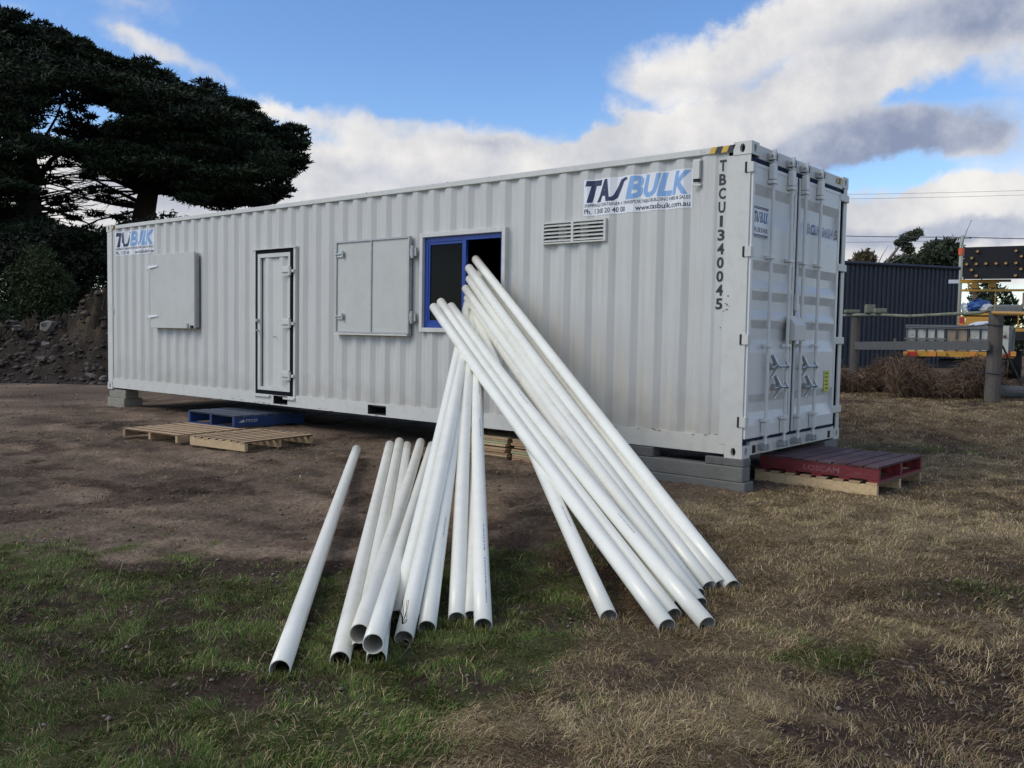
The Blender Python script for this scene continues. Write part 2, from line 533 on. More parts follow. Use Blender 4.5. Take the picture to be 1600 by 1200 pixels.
def vnoise(x, y):
    xi = np.floor(x).astype(int)
    yi = np.floor(y).astype(int)
    xf = x - xi
    yf = y - yi
    u = xf * xf * (3 - 2 * xf)
    v = yf * yf * (3 - 2 * yf)
    g = lambda a, b: _perm[a & 255, b & 255]
    return (g(xi, yi) * (1 - u) + g(xi + 1, yi) * u) * (1 - v) + (g(xi, yi + 1) * (1 - u) + g(xi + 1, yi + 1) * u) * v


def fbm(x, y, s=1.0, o=4, rough=0.5, off=0.0):
    a = 1.0
    t = 0.0
    n = 0.0
    f = s
    for i in range(o):
        t = t + a * vnoise(x * f + 17.3 * i + off, y * f - 9.7 * i + off * 1.7)
        n += a
        a *= rough
        f *= 2.03
    return t / n


def sst(x, a, b):
    t = np.clip((x - a) / (b - a), 0, 1)
    return t * t * (3 - 2 * t)


# ------------------------------------------------------------------ ground surface
FH = Vector((-ROT[0][2], -ROT[1][2], 0)).normalized()
RH = Vector((FH.y, -FH.x, 0))


def dr(x, y):
    dx = x - CAM.x
    dy = y - CAM.y
    return dx * FH.x + dy * FH.y, dx * RH.x + dy * RH.y


def gz_base(x, y):
    """broad form of the paddock: falls a little towards the viewer, rises towards the fence on the right"""
    x = np.asarray(x, float)
    y = np.asarray(y, float)
    h = -0.13 * (1 - sst(y, -3.6, -1.2))
    d, r = dr(x, y)
    h = h + 0.40 * sst(d, 9.8, 15.2) * sst(r, 2.8, 5.5)
    return h


def gz(x, y):
    x = np.asarray(x, float)
    y = np.asarray(y, float)
    return gz_base(x, y) + (fbm(x, y, 1.3, 4) - 0.5) * 0.05


def gpt(px, py, dz=0.0):
    """where a sight line meets the ground"""
    z = 0.0
    d = ray(px, py)
    p = CAM
    for _ in range(12):
        p = CAM + d * ((z + dz - CAM.z) / d.z)
        z = float(gz_base(p.x, p.y))
    return p


# zone masks, laid out on the ground in metres
def G(px, py, rx, ry, w):
    p = gpt(px, py)
    return (p.x, p.y, rx, ry, w)


Z_DIRT = [G(110, 690, 6.0, 3.2, 1.6), G(330, 740, 3.0, 2.4, 1.5), G(500, 740, 2.4, 2.2, 1.5), G(640, 750, 2.2, 2.0, 1.2), G(760, 720, 2.0, 1.6, 1.3),
          G(420, 660, 3.5, 2.2, 1.5), G(100, 640, 8, 5, 1.4), G(60, 606, 12, 7, 1.6), G(900, 740, 1.0, 0.8, 0.5), G(240, 800, 1.2, 0.8, 1.1), G(430, 820, 1.4, 0.8, 1.2)]
Z_GREEN = [G(200, 870, 1.6, 0.7, 1.3), G(60, 880, 1.5, 0.7, 1.1), G(330, 940, 1.6, 1.0, 1.2), G(200, 1010, 1.6, 0.9, 1.15), G(400, 1010, 1.0, 0.5, 0.9), G(70, 1130, 1.4, 0.8, 1.1),
           G(560, 900, 1.0, 0.8, 1.1), G(620, 1060, 0.7, 0.3, 0.9), G(820, 930, 0.5, 0.7, 0.8), G(840, 830, 0.6, 0.8, 0.8), G(1290, 1020, 0.6, 0.34, 0.46),
           G(1520, 930, 0.5, 0.35, 0.6), G(1380, 660, 1.6, 0.5, 0.7), G(250, 1140, 0.8, 0.5, 0.8), G(480, 1150, 0.5, 0.2, 0.4)]
Z_SOIL = [G(290, 890, 0.6, 0.22, 1.2), G(420, 880, 0.5, 0.2, 0.9), G(1520, 1100, 0.8, 0.45, 1.3), G(1450, 1180, 0.6, 0.3, 1.1), G(1570, 1040, 0.4, 0.3, 1.0),
          G(810, 1050, 0.5, 0.22, 0.8), G(1000, 890, 0.5, 0.4, 0.8), G(900, 880, 0.4, 0.4, 0.6), G(1310, 950, 0.16, 0.10, 0.9), G(60, 960, 0.6, 0.25, 0.8), G(560, 990, 0.35, 0.25, 0.7),
          G(1270, 900, 0.25, 0.15, 0.6), G(430, 1075, 0.35, 0.18, 0.9), G(700, 1080, 0.5, 0.2, 0.5), G(1400, 1050, 0.4, 0.2, 0.6), G(450, 960, 0.5, 0.25, 0.7), G(840, 990, 0.3, 0.15, 0.5)]
Z_SOIL += [G(150, 930, 0.9, 0.25, 0.9), G(330, 1080, 0.4, 0.2, 0.7), G(130, 1060, 0.35, 0.15, 0.6), G(700, 1010, 0.3, 0.15, 0.6), G(650, 860, 0.4, 0.3, 0.6), G(30, 1010, 0.5, 0.2, 0.8), G(260, 1180, 0.3, 0.15, 0.7), G(480, 890, 0.6, 0.2, 0.8)]
Z_STRAW = [G(1190, 800, 1.4, 1.2, 0.8), G(1450, 820, 1.6, 1.2, 0.9), G(1500, 980, 0.9, 0.5, 0.8), G(1230, 1090, 0.6, 0.35, 0.8), G(470, 1140, 0.5, 0.25, 1.1),
           G(650, 1130, 0.7, 0.25, 0.8), G(1400, 730, 2.0, 1.2, 0.9), G(1050, 1130, 0.6, 0.3, 0.5), G(1150, 1000, 0.5, 0.3, 0.5), G(750, 1100, 0.6, 0.3, 0.4), G(1480, 640, 3, 2, 0.6)]


def zsum(zs, x, y):
    t = np.zeros_like(x)
    for (cx, cy, rx_, ry_, w) in zs:
        dx = x - cx
        dy = y - cy
        a = dx * RH.x + dy * RH.y
        b = dx * FH.x + dy * FH.y
        t = t + w * np.exp(-((a / rx_) ** 2 + (b / ry_) ** 2))
    return t


def zones(x, y):
    n = fbm(x, y, 1.9, 5, 0.6) - 0.5
    n2 = fbm(x, y, 3.1, 5, 0.62, 41.0) - 0.5
    n3 = fbm(x, y, 5.4, 5, 0.65, 77.0) - 0.5
    dirt = sst(zsum(Z_DIRT, x, y) + n * 2.2 + n3 * 1.1, 0.35, 1.15)
    under = ((x < 0.1) & (x > -12.3) & (y > -0.15) & (y < 2.6)).astype(float)
    dirt = np.maximum(dirt, under)
    green = sst(zsum(Z_GREEN, x, y) + n2 * 1.8, 0.30, 0.95)
    soil = sst(zsum(Z_SOIL, x, y) + n3 * 1.9, 0.38, 0.90)
    soil = np.maximum(soil, 0.75 * sst(fbm(x, y, 1.25, 5, 0.66, 201.0) + 0.25 * n3, 0.54, 0.66) * (1 - 0.4 * sst(zsum(Z_STRAW, x, y), 0.4, 1.0)))
    straw = sst(zsum(Z_STRAW, x, y) + n2 * 1.0, 0.25, 1.0)
    return dirt, green, soil, straw


def axis(lo, hi, step, far, grow=1.18):
    core = list(np.arange(lo, hi, step))
    a = []
    s = step
    p = hi
    while p < far:
        a.append(p)
        s *= grow
        p += s
    b = []
    s = step
    p = lo
    while p > -far:
        s *= grow
        p -= s
        b.append(p)
    return np.array(b[::-1] + core + a)


def build_ground():
    # grid turned to the view so that the fine part covers the near paddock
    R_ = axis(-6.5, 6.5, 0.045, 900, 1.22)
    D_ = axis(1.8, 13.0, 0.045, 1500, 1.12)
    D_ = D_[D_ > -900]
    rr, dd = np.meshgrid(R_, D_)
    x = CAM.x + dd * FH.x + rr * RH.x
    y = CAM.y + dd * FH.y + rr * RH.y
    z = gz(x, y)
    near = np.exp(-((rr / 14) ** 2 + ((dd - 7) / 14) ** 2))
    dirt, green, soil, straw = zones(x, y)
    rough = fbm(x, y, 7.0, 4, 0.6, 5.0) - 0.5
    clod = fbm(x, y, 19.0, 3, 0.6, 13.0) - 0.5
    z = z + near * (rough * 0.030 * (1 - 0.5 * dirt) + clod * 0.030 * (0.4 + soil + 0.9 * dirt)) - near * soil * 0.012
    calm = np.exp(-(((x - 0.95) / 1.5) ** 2 + ((y + 4.2) / 1.9) ** 2))
    z = gz(x, y) * (1 - 0.6 * calm) + gz_base(x, y) * 0.6 * calm + (z - gz(x, y)) * (1 - 0.6 * calm)
    # wheel ruts and scuffs in the bare earth
    rut = fbm(x * 0.5 + y * 0.2, y * 3.0, 1.2, 4, 0.6, 3.0) - 0.5
    z = z + near * dirt * rut * 0.04
    nx, ny = len(R_), len(D_)
    i = np.arange(nx * ny).reshape(ny, nx)
    q = np.stack([i[:-1, :-1], i[:-1, 1:], i[1:, 1:], i[1:, :-1]], -1).reshape(-1, 4)
    base = np.array([0.110, 0.077, 0.044])
    cd = np.array([0.142, 0.104, 0.073])
    cg = np.array([0.060, 0.058, 0.022])
    cs = np.array([0.048, 0.031, 0.022])
    cw = np.array([0.178, 0.132, 0.074])
    c = np.ones(x.shape + (3,)) * base
    for mk, cc in ((straw, cw), (green, cg), (dirt, cd), (soil, cs)):
        c = c * (1 - mk[..., None]) + cc * mk[..., None]
    pale = sst(fbm(x * 0.7, y * 1.6, 1.1, 5, 0.6, 91.0), 0.50, 0.68) * dirt
    c = c * (1 + 0.55 * pale[..., None])
    damp = sst(fbm(x * 0.8, y * 1.3, 1.7, 5, 0.62, 151.0), 0.52, 0.70) * dirt
    c = c * (1 - 0.42 * damp[..., None])
    # old wheel tracks curving in from the left
    trk = np.zeros_like(x)
    for off, amp in ((0.0, 1.0), (1.75, 0.8), (3.1, 0.6)):
        path = -2.35 + off * 0.55 - 0.035 * (x + 6) ** 2 * 0.5 + 0.1 * np.sin(x * 1.3)
        trk = trk + amp * np.exp(-((y - path) / 0.13) ** 2)
    trk = trk * dirt * sst(-x, 1.0, 3.0) * (0.4 + 0.9 * fbm(x, y, 2.5, 3, 0.5, 33.0))
    # a run of tyre lug prints along the edge of the bare patch
    for (pa, pb) in (((180, 796), (520, 826)), ((60, 742), (420, 778))):
        A0, B0 = gpt(*pa), gpt(*pb)
        ex, ey = B0.x - A0.x, B0.y - A0.y
        LL = math.hypot(ex, ey)
        ex, ey = ex / LL, ey / LL
        s_ = (x - A0.x) * ex + (y - A0.y) * ey
        q_ = -(x - A0.x) * ey + (y - A0.y) * ex + 0.10 * np.sin(s_ * 1.4)
        band = np.exp(-(q_ / 0.10) ** 2) * sst(s_, 0, 0.4) * (1 - sst(s_, LL - 0.4, LL)) * np.clip(dirt + 0.3, 0, 1)
        z = z - 0.012 * band + 0.024 * band * sst(np.sin(s_ * 48 + 18 * np.abs(q_)), -0.2, 0.6)
        c = c * (1 - 0.18 * np.clip(band, 0, 1)[..., None])
    # loose crumbs of earth
    z = z + near * dirt * 0.012 * np.clip(fbm(x, y, 30.0, 2, 0.6, 44.0) - 0.55, 0, 1) * 4
    c = c * (1 - 0.30 * np.clip(trk, 0, 1)[..., None])
    z = z - 0.022 * trk * near + 0.012 * near * trk * (np.sin(x * 42) > 0.2)
    c = c * (0.75 + 0.5 * fbm(x, y, 5.0, 5, 0.65, 23.0))[..., None]
    verts = np.stack([x, y, z], -1).reshape(-1, 3)
    m, nt, b = nodes_of('paddock_soil')
    a = nt.nodes.new('ShaderNodeAttribute')
    a.attribute_name = 'tint'
    tcn = nt.nodes.new('ShaderNodeTexCoord')
    n = nt.nodes.new('ShaderNodeTexNoise')
    n.inputs['Scale'].default_value = 30
    n.inputs['Detail'].default_value = 8
    n.inputs['Roughness'].default_value = 0.72
    nt.links.new(tcn.outputs['Object'], n.inputs['Vector'])
    mr = nt.nodes.new('ShaderNodeMapRange')
    mr.inputs['From Min'].default_value = 0.32
    mr.inputs['From Max'].default_value = 0.68
    mr.inputs['To Min'].default_value = 0.45
    mr.inputs['To Max'].default_value = 1.6
    nt.links.new(n.outputs['Fac'], mr.inputs['Value'])
    vmu = nt.nodes.new('ShaderNodeVectorMath')
    vmu.operation = 'SCALE'
    nt.links.new(a.outputs['Color'], vmu.inputs[0])
    nt.links.new(mr.outputs[0], vmu.inputs['Scale'])
    nt.links.new(vmu.outputs[0], b.inputs['Base Color'])
    b.inputs['Roughness'].default_value = 0.95
    b.inputs['Specular IOR Level'].default_value = 0.15
    bp = nt.nodes.new('ShaderNodeBump')
    bp.inputs['Strength'].default_value = 0.7
    bp.inputs['Distance'].default_value = 0.025
    nt.links.new(n.outputs['Fac'], bp.inputs['Height'])
    nt.links.new(bp.outputs[0], b.inputs['Normal'])
    o = np_mesh('ground', verts, q, m, c.reshape(-1, 3))
    o.data.shade_smooth()
    tag(o, kind='structure')


build_ground()

# ------------------------------------------------------------------ text and decals


def text_geo(s, size, shear=0.0, bold=0.0, xscale=1.0, spacing=1.0):
    cu = bpy.data.curves.new('txt', 'FONT')
    cu.body = s
    cu.size = size
    cu.shear = shear
    cu.offset = bold
    cu.space_character = spacing
    cu.resolution_u = 3
    ob = bpy.data.objects.new('txt', cu)
    COL.objects.link(ob)
    dg = bpy.context.evaluated_depsgraph_get()
    me = bpy.data.meshes.new_from_object(ob.evaluated_get(dg))
    vs = [(v.co.x * xscale, v.co.y) for v in me.vertices]
    fs = [tuple(p.vertices) for p in me.polygons]
    bpy.data.objects.remove(ob)
    bpy.data.curves.remove(cu)
    bpy.data.meshes.remove(me)
    return vs, fs


def fit(geo, x0, x1, y0, y1):
    vs, fs = geo
    ax = [v[0] for v in vs]
    ay = [v[1] for v in vs]
    sx = (x1 - x0) / (max(ax) - min(ax))
    sy = (y1 - y0) / (max(ay) - min(ay))
    return [((v[0] - min(ax)) * sx + x0, (v[1] - min(ay)) * sy + y0) for v in vs], fs


def ribbon(pts, w):
    pts = [Vector((p[0], p[1])) for p in pts]
    L, R = [], []
    for i, p in enumerate(pts):
        a = (p - pts[i - 1]).normalized() if i else None
        b = (pts[i + 1] - p).normalized() if i < len(pts) - 1 else None
        t = ((a or b) + (b or a)).normalized()
        n = Vector((-t.y, t.x))
        k = 1.0
        if a and b:
            k = 1 / max(0.5, abs(n.dot(Vector((-a.y, a.x)))))
        ww = w[i] if isinstance(w, (list, tuple)) else w
        L.append(p + n * ww * 0.5 * k)
        R.append(p - n * ww * 0.5 * k)
    vs = [tuple(q) for q in L + R]
    n_ = len(pts)
    return vs, [(i, i + 1, n_ + i + 1, n_ + i) for i in range(n_ - 1)]


def logo(x0, x1, z0, z1):
    """the two-tone company wordmark: dark T A and a tall swung S, pale B U L K"""
    W = x1 - x0
    out = []
    S = lambda a, b: (x0 + W * a, x0 + W * b)
    for s, a, b, ink in (('T', 0.0, 0.165, 'navy'), ('A', 0.105, 0.245, 'navy')):
        g = text_geo(s, 1, 0.28, 0.055)
        u0, u1 = S(a, b)
        out.append((fit(g, u0, u1, z0, z1), ink))
    g = ribbon([(0.0, 0.09), (0.20, 0.09), (0.34, 0.2), (0.5, 0.55), (0.64, 0.86), (0.80, 0.93), (0.95, 0.93)], [0.17, 0.19, 0.22, 0.2, 0.18, 0.15, 0.08])
    u0, u1 = S(0.232, 0.42)
    out.append((fit(g, u0, u1, z0, z1), 'navy'))
    for s, a, b in (('B', 0.40, 0.565), ('U', 0.565, 0.735), ('L', 0.70, 0.83), ('K', 0.83, 1.0)):
        g = text_geo(s, 1, 0.26, 0.04)
        u0, u1 = S(a, b)
        out.append((fit(g, u0, u1, z0, z1), 'sky_ink'))
    return out


PITCH, PH = 0.2797, -0.479


def prof_pts(xa, xb):
    xs = []
    k0 = math.floor((xa - PH) / PITCH) - 1
    k1 = math.ceil((xb - PH) / PITCH) + 1
    for k in range(k0, k1 + 1):
        s = PH + k * PITCH
        xs += [s, s + 0.072, s + 0.14, s + 0.21]
    return [x for x in xs if xa + 1e-5 < x < xb - 1e-5]


Y_OUT, Y_IN = 0.012, 0.046


def prof(x):
    t = (x - PH) % PITCH
    if t < 0.072:
        return Y_OUT
    if t < 0.14:
        return Y_OUT + (Y_IN - Y_OUT) * (t - 0.072) / 0.068
    if t < 0.21:
        return Y_IN
    return Y_IN - (Y_IN - Y_OUT) * (t - 0.21) / (PITCH - 0.21)


def prof2(x):
    """side panel surface: plain steel between the last fold and the posts"""
    if x > -0.479:
        t = min(1, max(0, (x + 0.479 - 0.12) / 0.03))
        return Y_OUT + (Y_IN - Y_OUT) * 0.35 * t
    if x < -12.0:
        return Y_OUT
    return prof(x)


def side_decal(name, geo, eps, m, parent):
    vs, fs = geo
    bm = bmesh.new()
    bv = [bm.verts.new((v[0], 0, v[1])) for v in vs]
    for f in fs:
        try:
            bm.faces.new([bv[i] for i in f])
        except ValueError:
            pass
    xa = min(v[0] for v in vs)
    xb = max(v[0] for v in vs)
    cuts = prof_pts(xa, xb) + [x for x in (-0.359, -0.329) if xa < x < xb]
    for c in cuts:
        bmesh.ops.bisect_plane(bm, geom=bm.verts[:] + bm.edges[:] + bm.faces[:], plane_co=(c, 0, 0), plane_no=(1, 0, 0))
    for v in bm.verts:
        v.co.y = prof2(v.co.x) - eps
    me = bpy.data.meshes.new(name)
    bm.to_mesh(me)
    bm.free()
    me.materials.append(M[m])
    o = bpy.data.objects.new(name, me)
    COL.objects.link(o)
    o.parent = parent
    return o


def join_geo(gs):
    vs, fs = [], []
    for g in gs:
        o = len(vs)
        vs += g[0]
        fs += [tuple(i + o for i in f) for f in g[1]]
    return vs, fs


# ------------------------------------------------------------------ the white container
CL, CW, CH = 12.192, 2.438, 2.896
cont = empty('shipping_container', (0, 0, ZB), 0, 'long off-white steel shipping container converted to a site hut, with door, shutters and blue window', 'container')
OPEN = [(-4.19, -2.93, 1.16, 2.25), (-7.66, -6.75, 0.185, 2.25)]       # window, personnel door


def build_side_panel():
    xs = sorted(set([-12.02, -0.228] + prof_pts(-12.02, -0.479) + [-0.479, -0.359, -0.329] + [v for o in OPEN for v in o[:2]]))
    zs = sorted(set([0.19, 2.82] + [v for o in OPEN for v in o[2:]]))
    mb = MB()
    for i in range(len(xs) - 1):
        for j in range(len(zs) - 1):
            cx = (xs[i] + xs[i + 1]) / 2
            cz = (zs[j] + zs[j + 1]) / 2
            if any(o[0] < cx < o[1] and o[2] < cz < o[3] for o in OPEN):
                continue
            ya, yb = prof2(xs[i] + 1e-6), prof2(xs[i + 1] - 1e-6)
            mb.quad((xs[i], ya, zs[j]), (xs[i + 1], yb, zs[j]), (xs[i + 1], yb, zs[j + 1]), (xs[i], ya, zs[j + 1]))
    me_o = mb.build('side_panel', 'paint', cont)
    return me_o


build_side_panel()
# back wall, blank end, roof, floor, inner lining
mb = MB()
xs = [-12.02] + prof_pts(-12.02, -0.2) + [-0.2]
for i in range(len(xs) - 1):
    ya, yb = CW - prof(xs[i] + 1e-6), CW - prof(xs[i + 1] - 1e-6)
    mb.quad((xs[i], ya, 0.19), (xs[i + 1], yb, 0.19), (xs[i + 1], yb, 2.82), (xs[i], ya, 2.82))
mb.build('rear_panel', 'paint', cont)
mb = MB()
ys = [0.12] + [0.2 + 0.14 * k for k in range(15)] + [CW - 0.12]
for i in range(len(ys) - 1):
    a = 0.02 if i % 2 else 0.05
    b = 0.05 if i % 2 else 0.02
    mb.quad((-CL + a, ys[i], 0.15), (-CL + b, ys[i + 1], 0.15), (-CL + b, ys[i + 1], 2.82), (-CL + a, ys[i], 2.82))
mb.build('end_panel', 'paint', cont)
mb = MB()
xr = list(np.arange(-12.1, -0.05, 0.209)) + [-0.06]
for i in range(len(xr) - 1):
    a = 2.868 if i % 2 else 2.848
    b = 2.848 if i % 2 else 2.868
    mb.quad((xr[i], 0.04, a), (xr[i + 1], 0.04, b), (xr[i + 1], CW - 0.04, b), (xr[i], CW - 0.04, a))
mb.build('roof', 'paint', cont)
mb = MB()
mb.box(-12.1, -0.08, 0.075, CW - 0.08, 0.14, 0.172)
mb.build('floor', 'lining', cont)
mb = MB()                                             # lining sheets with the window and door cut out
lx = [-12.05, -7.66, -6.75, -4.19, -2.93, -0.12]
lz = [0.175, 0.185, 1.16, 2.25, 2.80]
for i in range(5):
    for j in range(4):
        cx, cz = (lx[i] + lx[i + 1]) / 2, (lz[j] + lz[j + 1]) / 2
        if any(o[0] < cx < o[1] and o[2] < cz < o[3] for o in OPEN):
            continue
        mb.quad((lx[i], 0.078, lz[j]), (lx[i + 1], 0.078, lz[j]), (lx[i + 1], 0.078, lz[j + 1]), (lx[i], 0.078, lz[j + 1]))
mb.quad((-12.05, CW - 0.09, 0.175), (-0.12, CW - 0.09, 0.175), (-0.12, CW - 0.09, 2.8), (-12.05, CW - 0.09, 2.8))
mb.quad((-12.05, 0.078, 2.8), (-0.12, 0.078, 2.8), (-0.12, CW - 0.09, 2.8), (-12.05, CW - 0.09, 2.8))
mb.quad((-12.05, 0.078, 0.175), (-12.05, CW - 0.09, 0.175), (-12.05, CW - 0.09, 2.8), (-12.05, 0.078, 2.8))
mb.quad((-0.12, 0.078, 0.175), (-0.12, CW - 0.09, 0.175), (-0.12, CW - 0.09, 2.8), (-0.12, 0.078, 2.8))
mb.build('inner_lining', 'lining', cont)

# rails
MB().box(-CL + 0.178, -0.178, -0.002, 0.06, 2.815, 2.878).build('top_rail', 'paint2', cont, bevel=0.006)
MB().box(-CL + 0.178, -0.178, CW - 0.06, CW + 0.002, 2.815, 2.878).build('top_rail', 'paint2', cont, bevel=0.006)
POCK = [(-5.19, -4.84), (-7.235, -6.90)]
segs = []
x = -CL + 0.178
for a, b in sorted(POCK):
    segs.append((x, a))
    x = b
segs.append((x, -0.178))
for yy in (0, 1):
    mb = MB()
    for a, b in segs:
        if yy == 0:
            mb.box(a, b, 0.003, 0.008, 0.03, 0.195)
            mb.box(a, b, 0.008, 0.05, 0.187, 0.195)
            mb.box(a, b, 0.008, 0.05, 0.03, 0.038)
        else:
            mb.box(a, b, CW - 0.006, CW, 0.03, 0.195)
    for a, b in POCK:
        if yy == 0:
            mb.box(a, b, 0.004, 0.01, 0.168, 0.195)
            mb.box(a, b, 0.004, 0.01, 0.03, 0.048)
    mb.build('bottom_rail', 'paint2', cont)
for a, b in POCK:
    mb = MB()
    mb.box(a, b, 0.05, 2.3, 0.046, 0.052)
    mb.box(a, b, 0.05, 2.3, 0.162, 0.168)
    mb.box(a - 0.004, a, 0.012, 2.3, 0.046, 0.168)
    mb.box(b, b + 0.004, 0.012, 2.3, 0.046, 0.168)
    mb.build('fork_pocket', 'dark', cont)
mb = MB()
for k in range(38):
    xx = -11.9 + k * 0.31
    if any(a - 0.1 < xx < b + 0.1 for a, b in POCK):
        continue
    mb.box(xx, xx + 0.05, 0.055, CW - 0.06, 0.04, 0.135)
mb.build('floor_crossmembers', 'dark', cont)['kind'] = 'stuff'

# corner posts
mb = MB()
mb.box(-0.235, 0.0, 0.0, 0.012, 0.118, 2.778)
mb.box(-0.060, -0.052, 0.012, 0.095, 0.118, 2.778)
mb.box(-0.235, -0.225, 0.012, 0.05, 0.118, 2.778)
mb.build('corner_post', 'paint2', cont, bevel=0.003)
mb = MB()
mb.box(-0.20, 0.0, CW - 0.012, CW, 0.118, 2.778)
mb.box(-0.012, 0.0, CW - 0.095, CW - 0.012, 0.118, 2.778)
mb.build('corner_post', 'paint2', cont)
for yy in (0, CW - 0.16):
    MB().box(-CL, -CL + 0.17, yy, yy + 0.16, 0.118, 2.778).build('corner_post', 'paint2', cont, bevel=0.01)
MB().box(-12.022, -12.0, -0.001, 0.012, 0.2, 2.815).build('post_seam', 'shutter', cont)


def casting(x0, y0, z0, hx, hy):
    """corner casting with an oval aperture on its two outer faces; hx / hy give the outer sides"""
    sx, sy, sz = 0.178, 0.162, 0.118
    mb = MB()
    x1, y1, z1 = x0 + sx, y0 + sy, z0 + sz
    mb.quad((x0, y0, z0), (x1, y0, z0), (x1, y1, z0), (x0, y1, z0))
    mb.quad((x0, y0, z1), (x1, y0, z1), (x1, y1, z1), (x0, y1, z1))
    N = 16

    def holed(o, u, v, n, a, b):
        rect, oval, deep = [], [], []
        for k in range(N):
            t = 2 * math.pi * (k + 0.5) / N
            c, s = math.cos(t), math.sin(t)
            m_ = max(abs(c), abs(s))
            rect.append(o + u * (0.5 + 0.5 * c / m_) + v * (0.5 + 0.5 * s / m_))
            oc = o + u * 0.5 + v * 0.5 + u.normalized() * (a * c) + v.normalized() * (b * s)
            oval.append(oc)
            deep.append(oc + n * 0.05)
        corners = [o, o + u, o + u + v, o + v]
        # snap the nearest rectangle samples onto the corners
        for cpt in corners:
            j = min(range(N), key=lambda i: (rect[i] - cpt).length)
            rect[j] = cpt
        vs = rect + oval + deep
        fs = []
        for k in range(N):
            k2 = (k + 1) % N
            fs.append((k, k2, N + k2, N + k))
            fs.append((N + k, N + k2, 2 * N + k2, 2 * N + k))
        fs.append(tuple(2 * N + k for k in range(N)))
        mb.add(vs, fs)

    V = Vector
    # y faces
    if hy < 0:
        holed(V((x0, y0, z0)), V((sx, 0, 0)), V((0, 0, sz)), V((0, 1, 0)), 0.026, 0.040)
        mb.quad((x0, y1, z0), (x1, y1, z0), (x1, y1, z1), (x0, y1, z1))
    else:
        holed(V((x0, y1, z0)), V((sx, 0, 0)), V((0, 0, sz)), V((0, -1, 0)), 0.026, 0.040)
        mb.quad((x0, y0, z0), (x1, y0, z0), (x1, y0, z1), (x0, y0, z1))
    if hx > 0:
        holed(V((x1, y0, z0)), V((0, sy, 0)), V((0, 0, sz)), V((-1, 0, 0)), 0.026, 0.040)
        mb.quad((x0, y0, z0), (x0, y1, z0), (x0, y1, z1), (x0, y0, z1))
    else:
        holed(V((x0, y0, z0)), V((0, sy, 0)), V((0, 0, sz)), V((1, 0, 0)), 0.026, 0.040)
        mb.quad((x1, y0, z0), (x1, y1, z0), (x1, y1, z1), (x1, y0, z1))
    o = mb.build('corner_casting', 'paint2', cont)
    h = MB()
    cx, cz = (x0 + x1) / 2, (z0 + z1) / 2
    if hy < 0:
        h.box(cx - 0.03, cx + 0.03, y0 + 0.045, y0 + 0.049, cz - 0.045, cz + 0.045)
    if hx > 0:
        cy = (y0 + y1) / 2
        h.box(x1 - 0.049, x1 - 0.045, cy - 0.03, cy + 0.03, cz - 0.045, cz + 0.045)
    if h.v:
        h.build('aperture', 'dark', o)


for xx, hx in ((-0.172, 1), (-CL - 0.006, -1)):
    for yy, hy in ((-0.006, -1), (CW - 0.156, 1)):
        for zz in (0.0, 2.778):
            casting(xx, yy, zz, hx, hy)

# hazard tape at the top rail ends
for (xa, n) in ((-0.42, 4), (-12.02, 2)):
    for k in range(n):
        a = xa + k * 0.062
        o = MB().quad((a, -0.006, 2.817), (a + 0.058, -0.006, 2.817), (a + 0.083, -0.006, 2.876), (a + 0.025, -0.006, 2.876)).build('hazard_stripe', 'yellow' if k % 2 == 0 else 'black_ink', cont)
for k in range(3):
    a = 2.08 + k * 0.05
    MB().quad((0.012, a, 2.80), (0.012, a + 0.045, 2.80), (0.012, a + 0.065, 2.86), (0.012, a + 0.02, 2.86)).build('hazard_stripe', 'yellow' if k % 2 == 0 else 'black_ink', cont)

# rust chips where paint has gone
chips = MB()
for (cx, cz, n, sx, sz) in ((-0.20, 1.38, 9, 0.03, 0.10), (-0.8, 0.2, 14, 0.7, 0.008), (-7.6, 0.045, 16, 0.5, 0.010), (-0.5, 2.83, 6, 0.2, 0.02), (-4.9, 2.872, 5, 1.5, 0.004), (-6.0, 0.045, 5, 0.5, 0.01)):
    for _ in range(n):
        a = cx + random.gauss(0, sx)
        b = cz + random.gauss(0, sz)
        r1 = random.uniform(0.004, 0.012) * (2.5 if sx > 0.4 else 1)
        r2 = random.uniform(0.004, 0.014) if sz > 0.02 else 0.004
        yy = -0.004 if (b > 0.2 or b < 0.19) else -0.003
        chips.add([(a - r1, yy, b), (a, yy, b - r2), (a + r1, yy, b), (a + r1 * 0.2, yy, b + r2)], [(0, 1, 2, 3)])
chips.build('rust_chips', 'rust', cont)['kind'] = 'stuff'

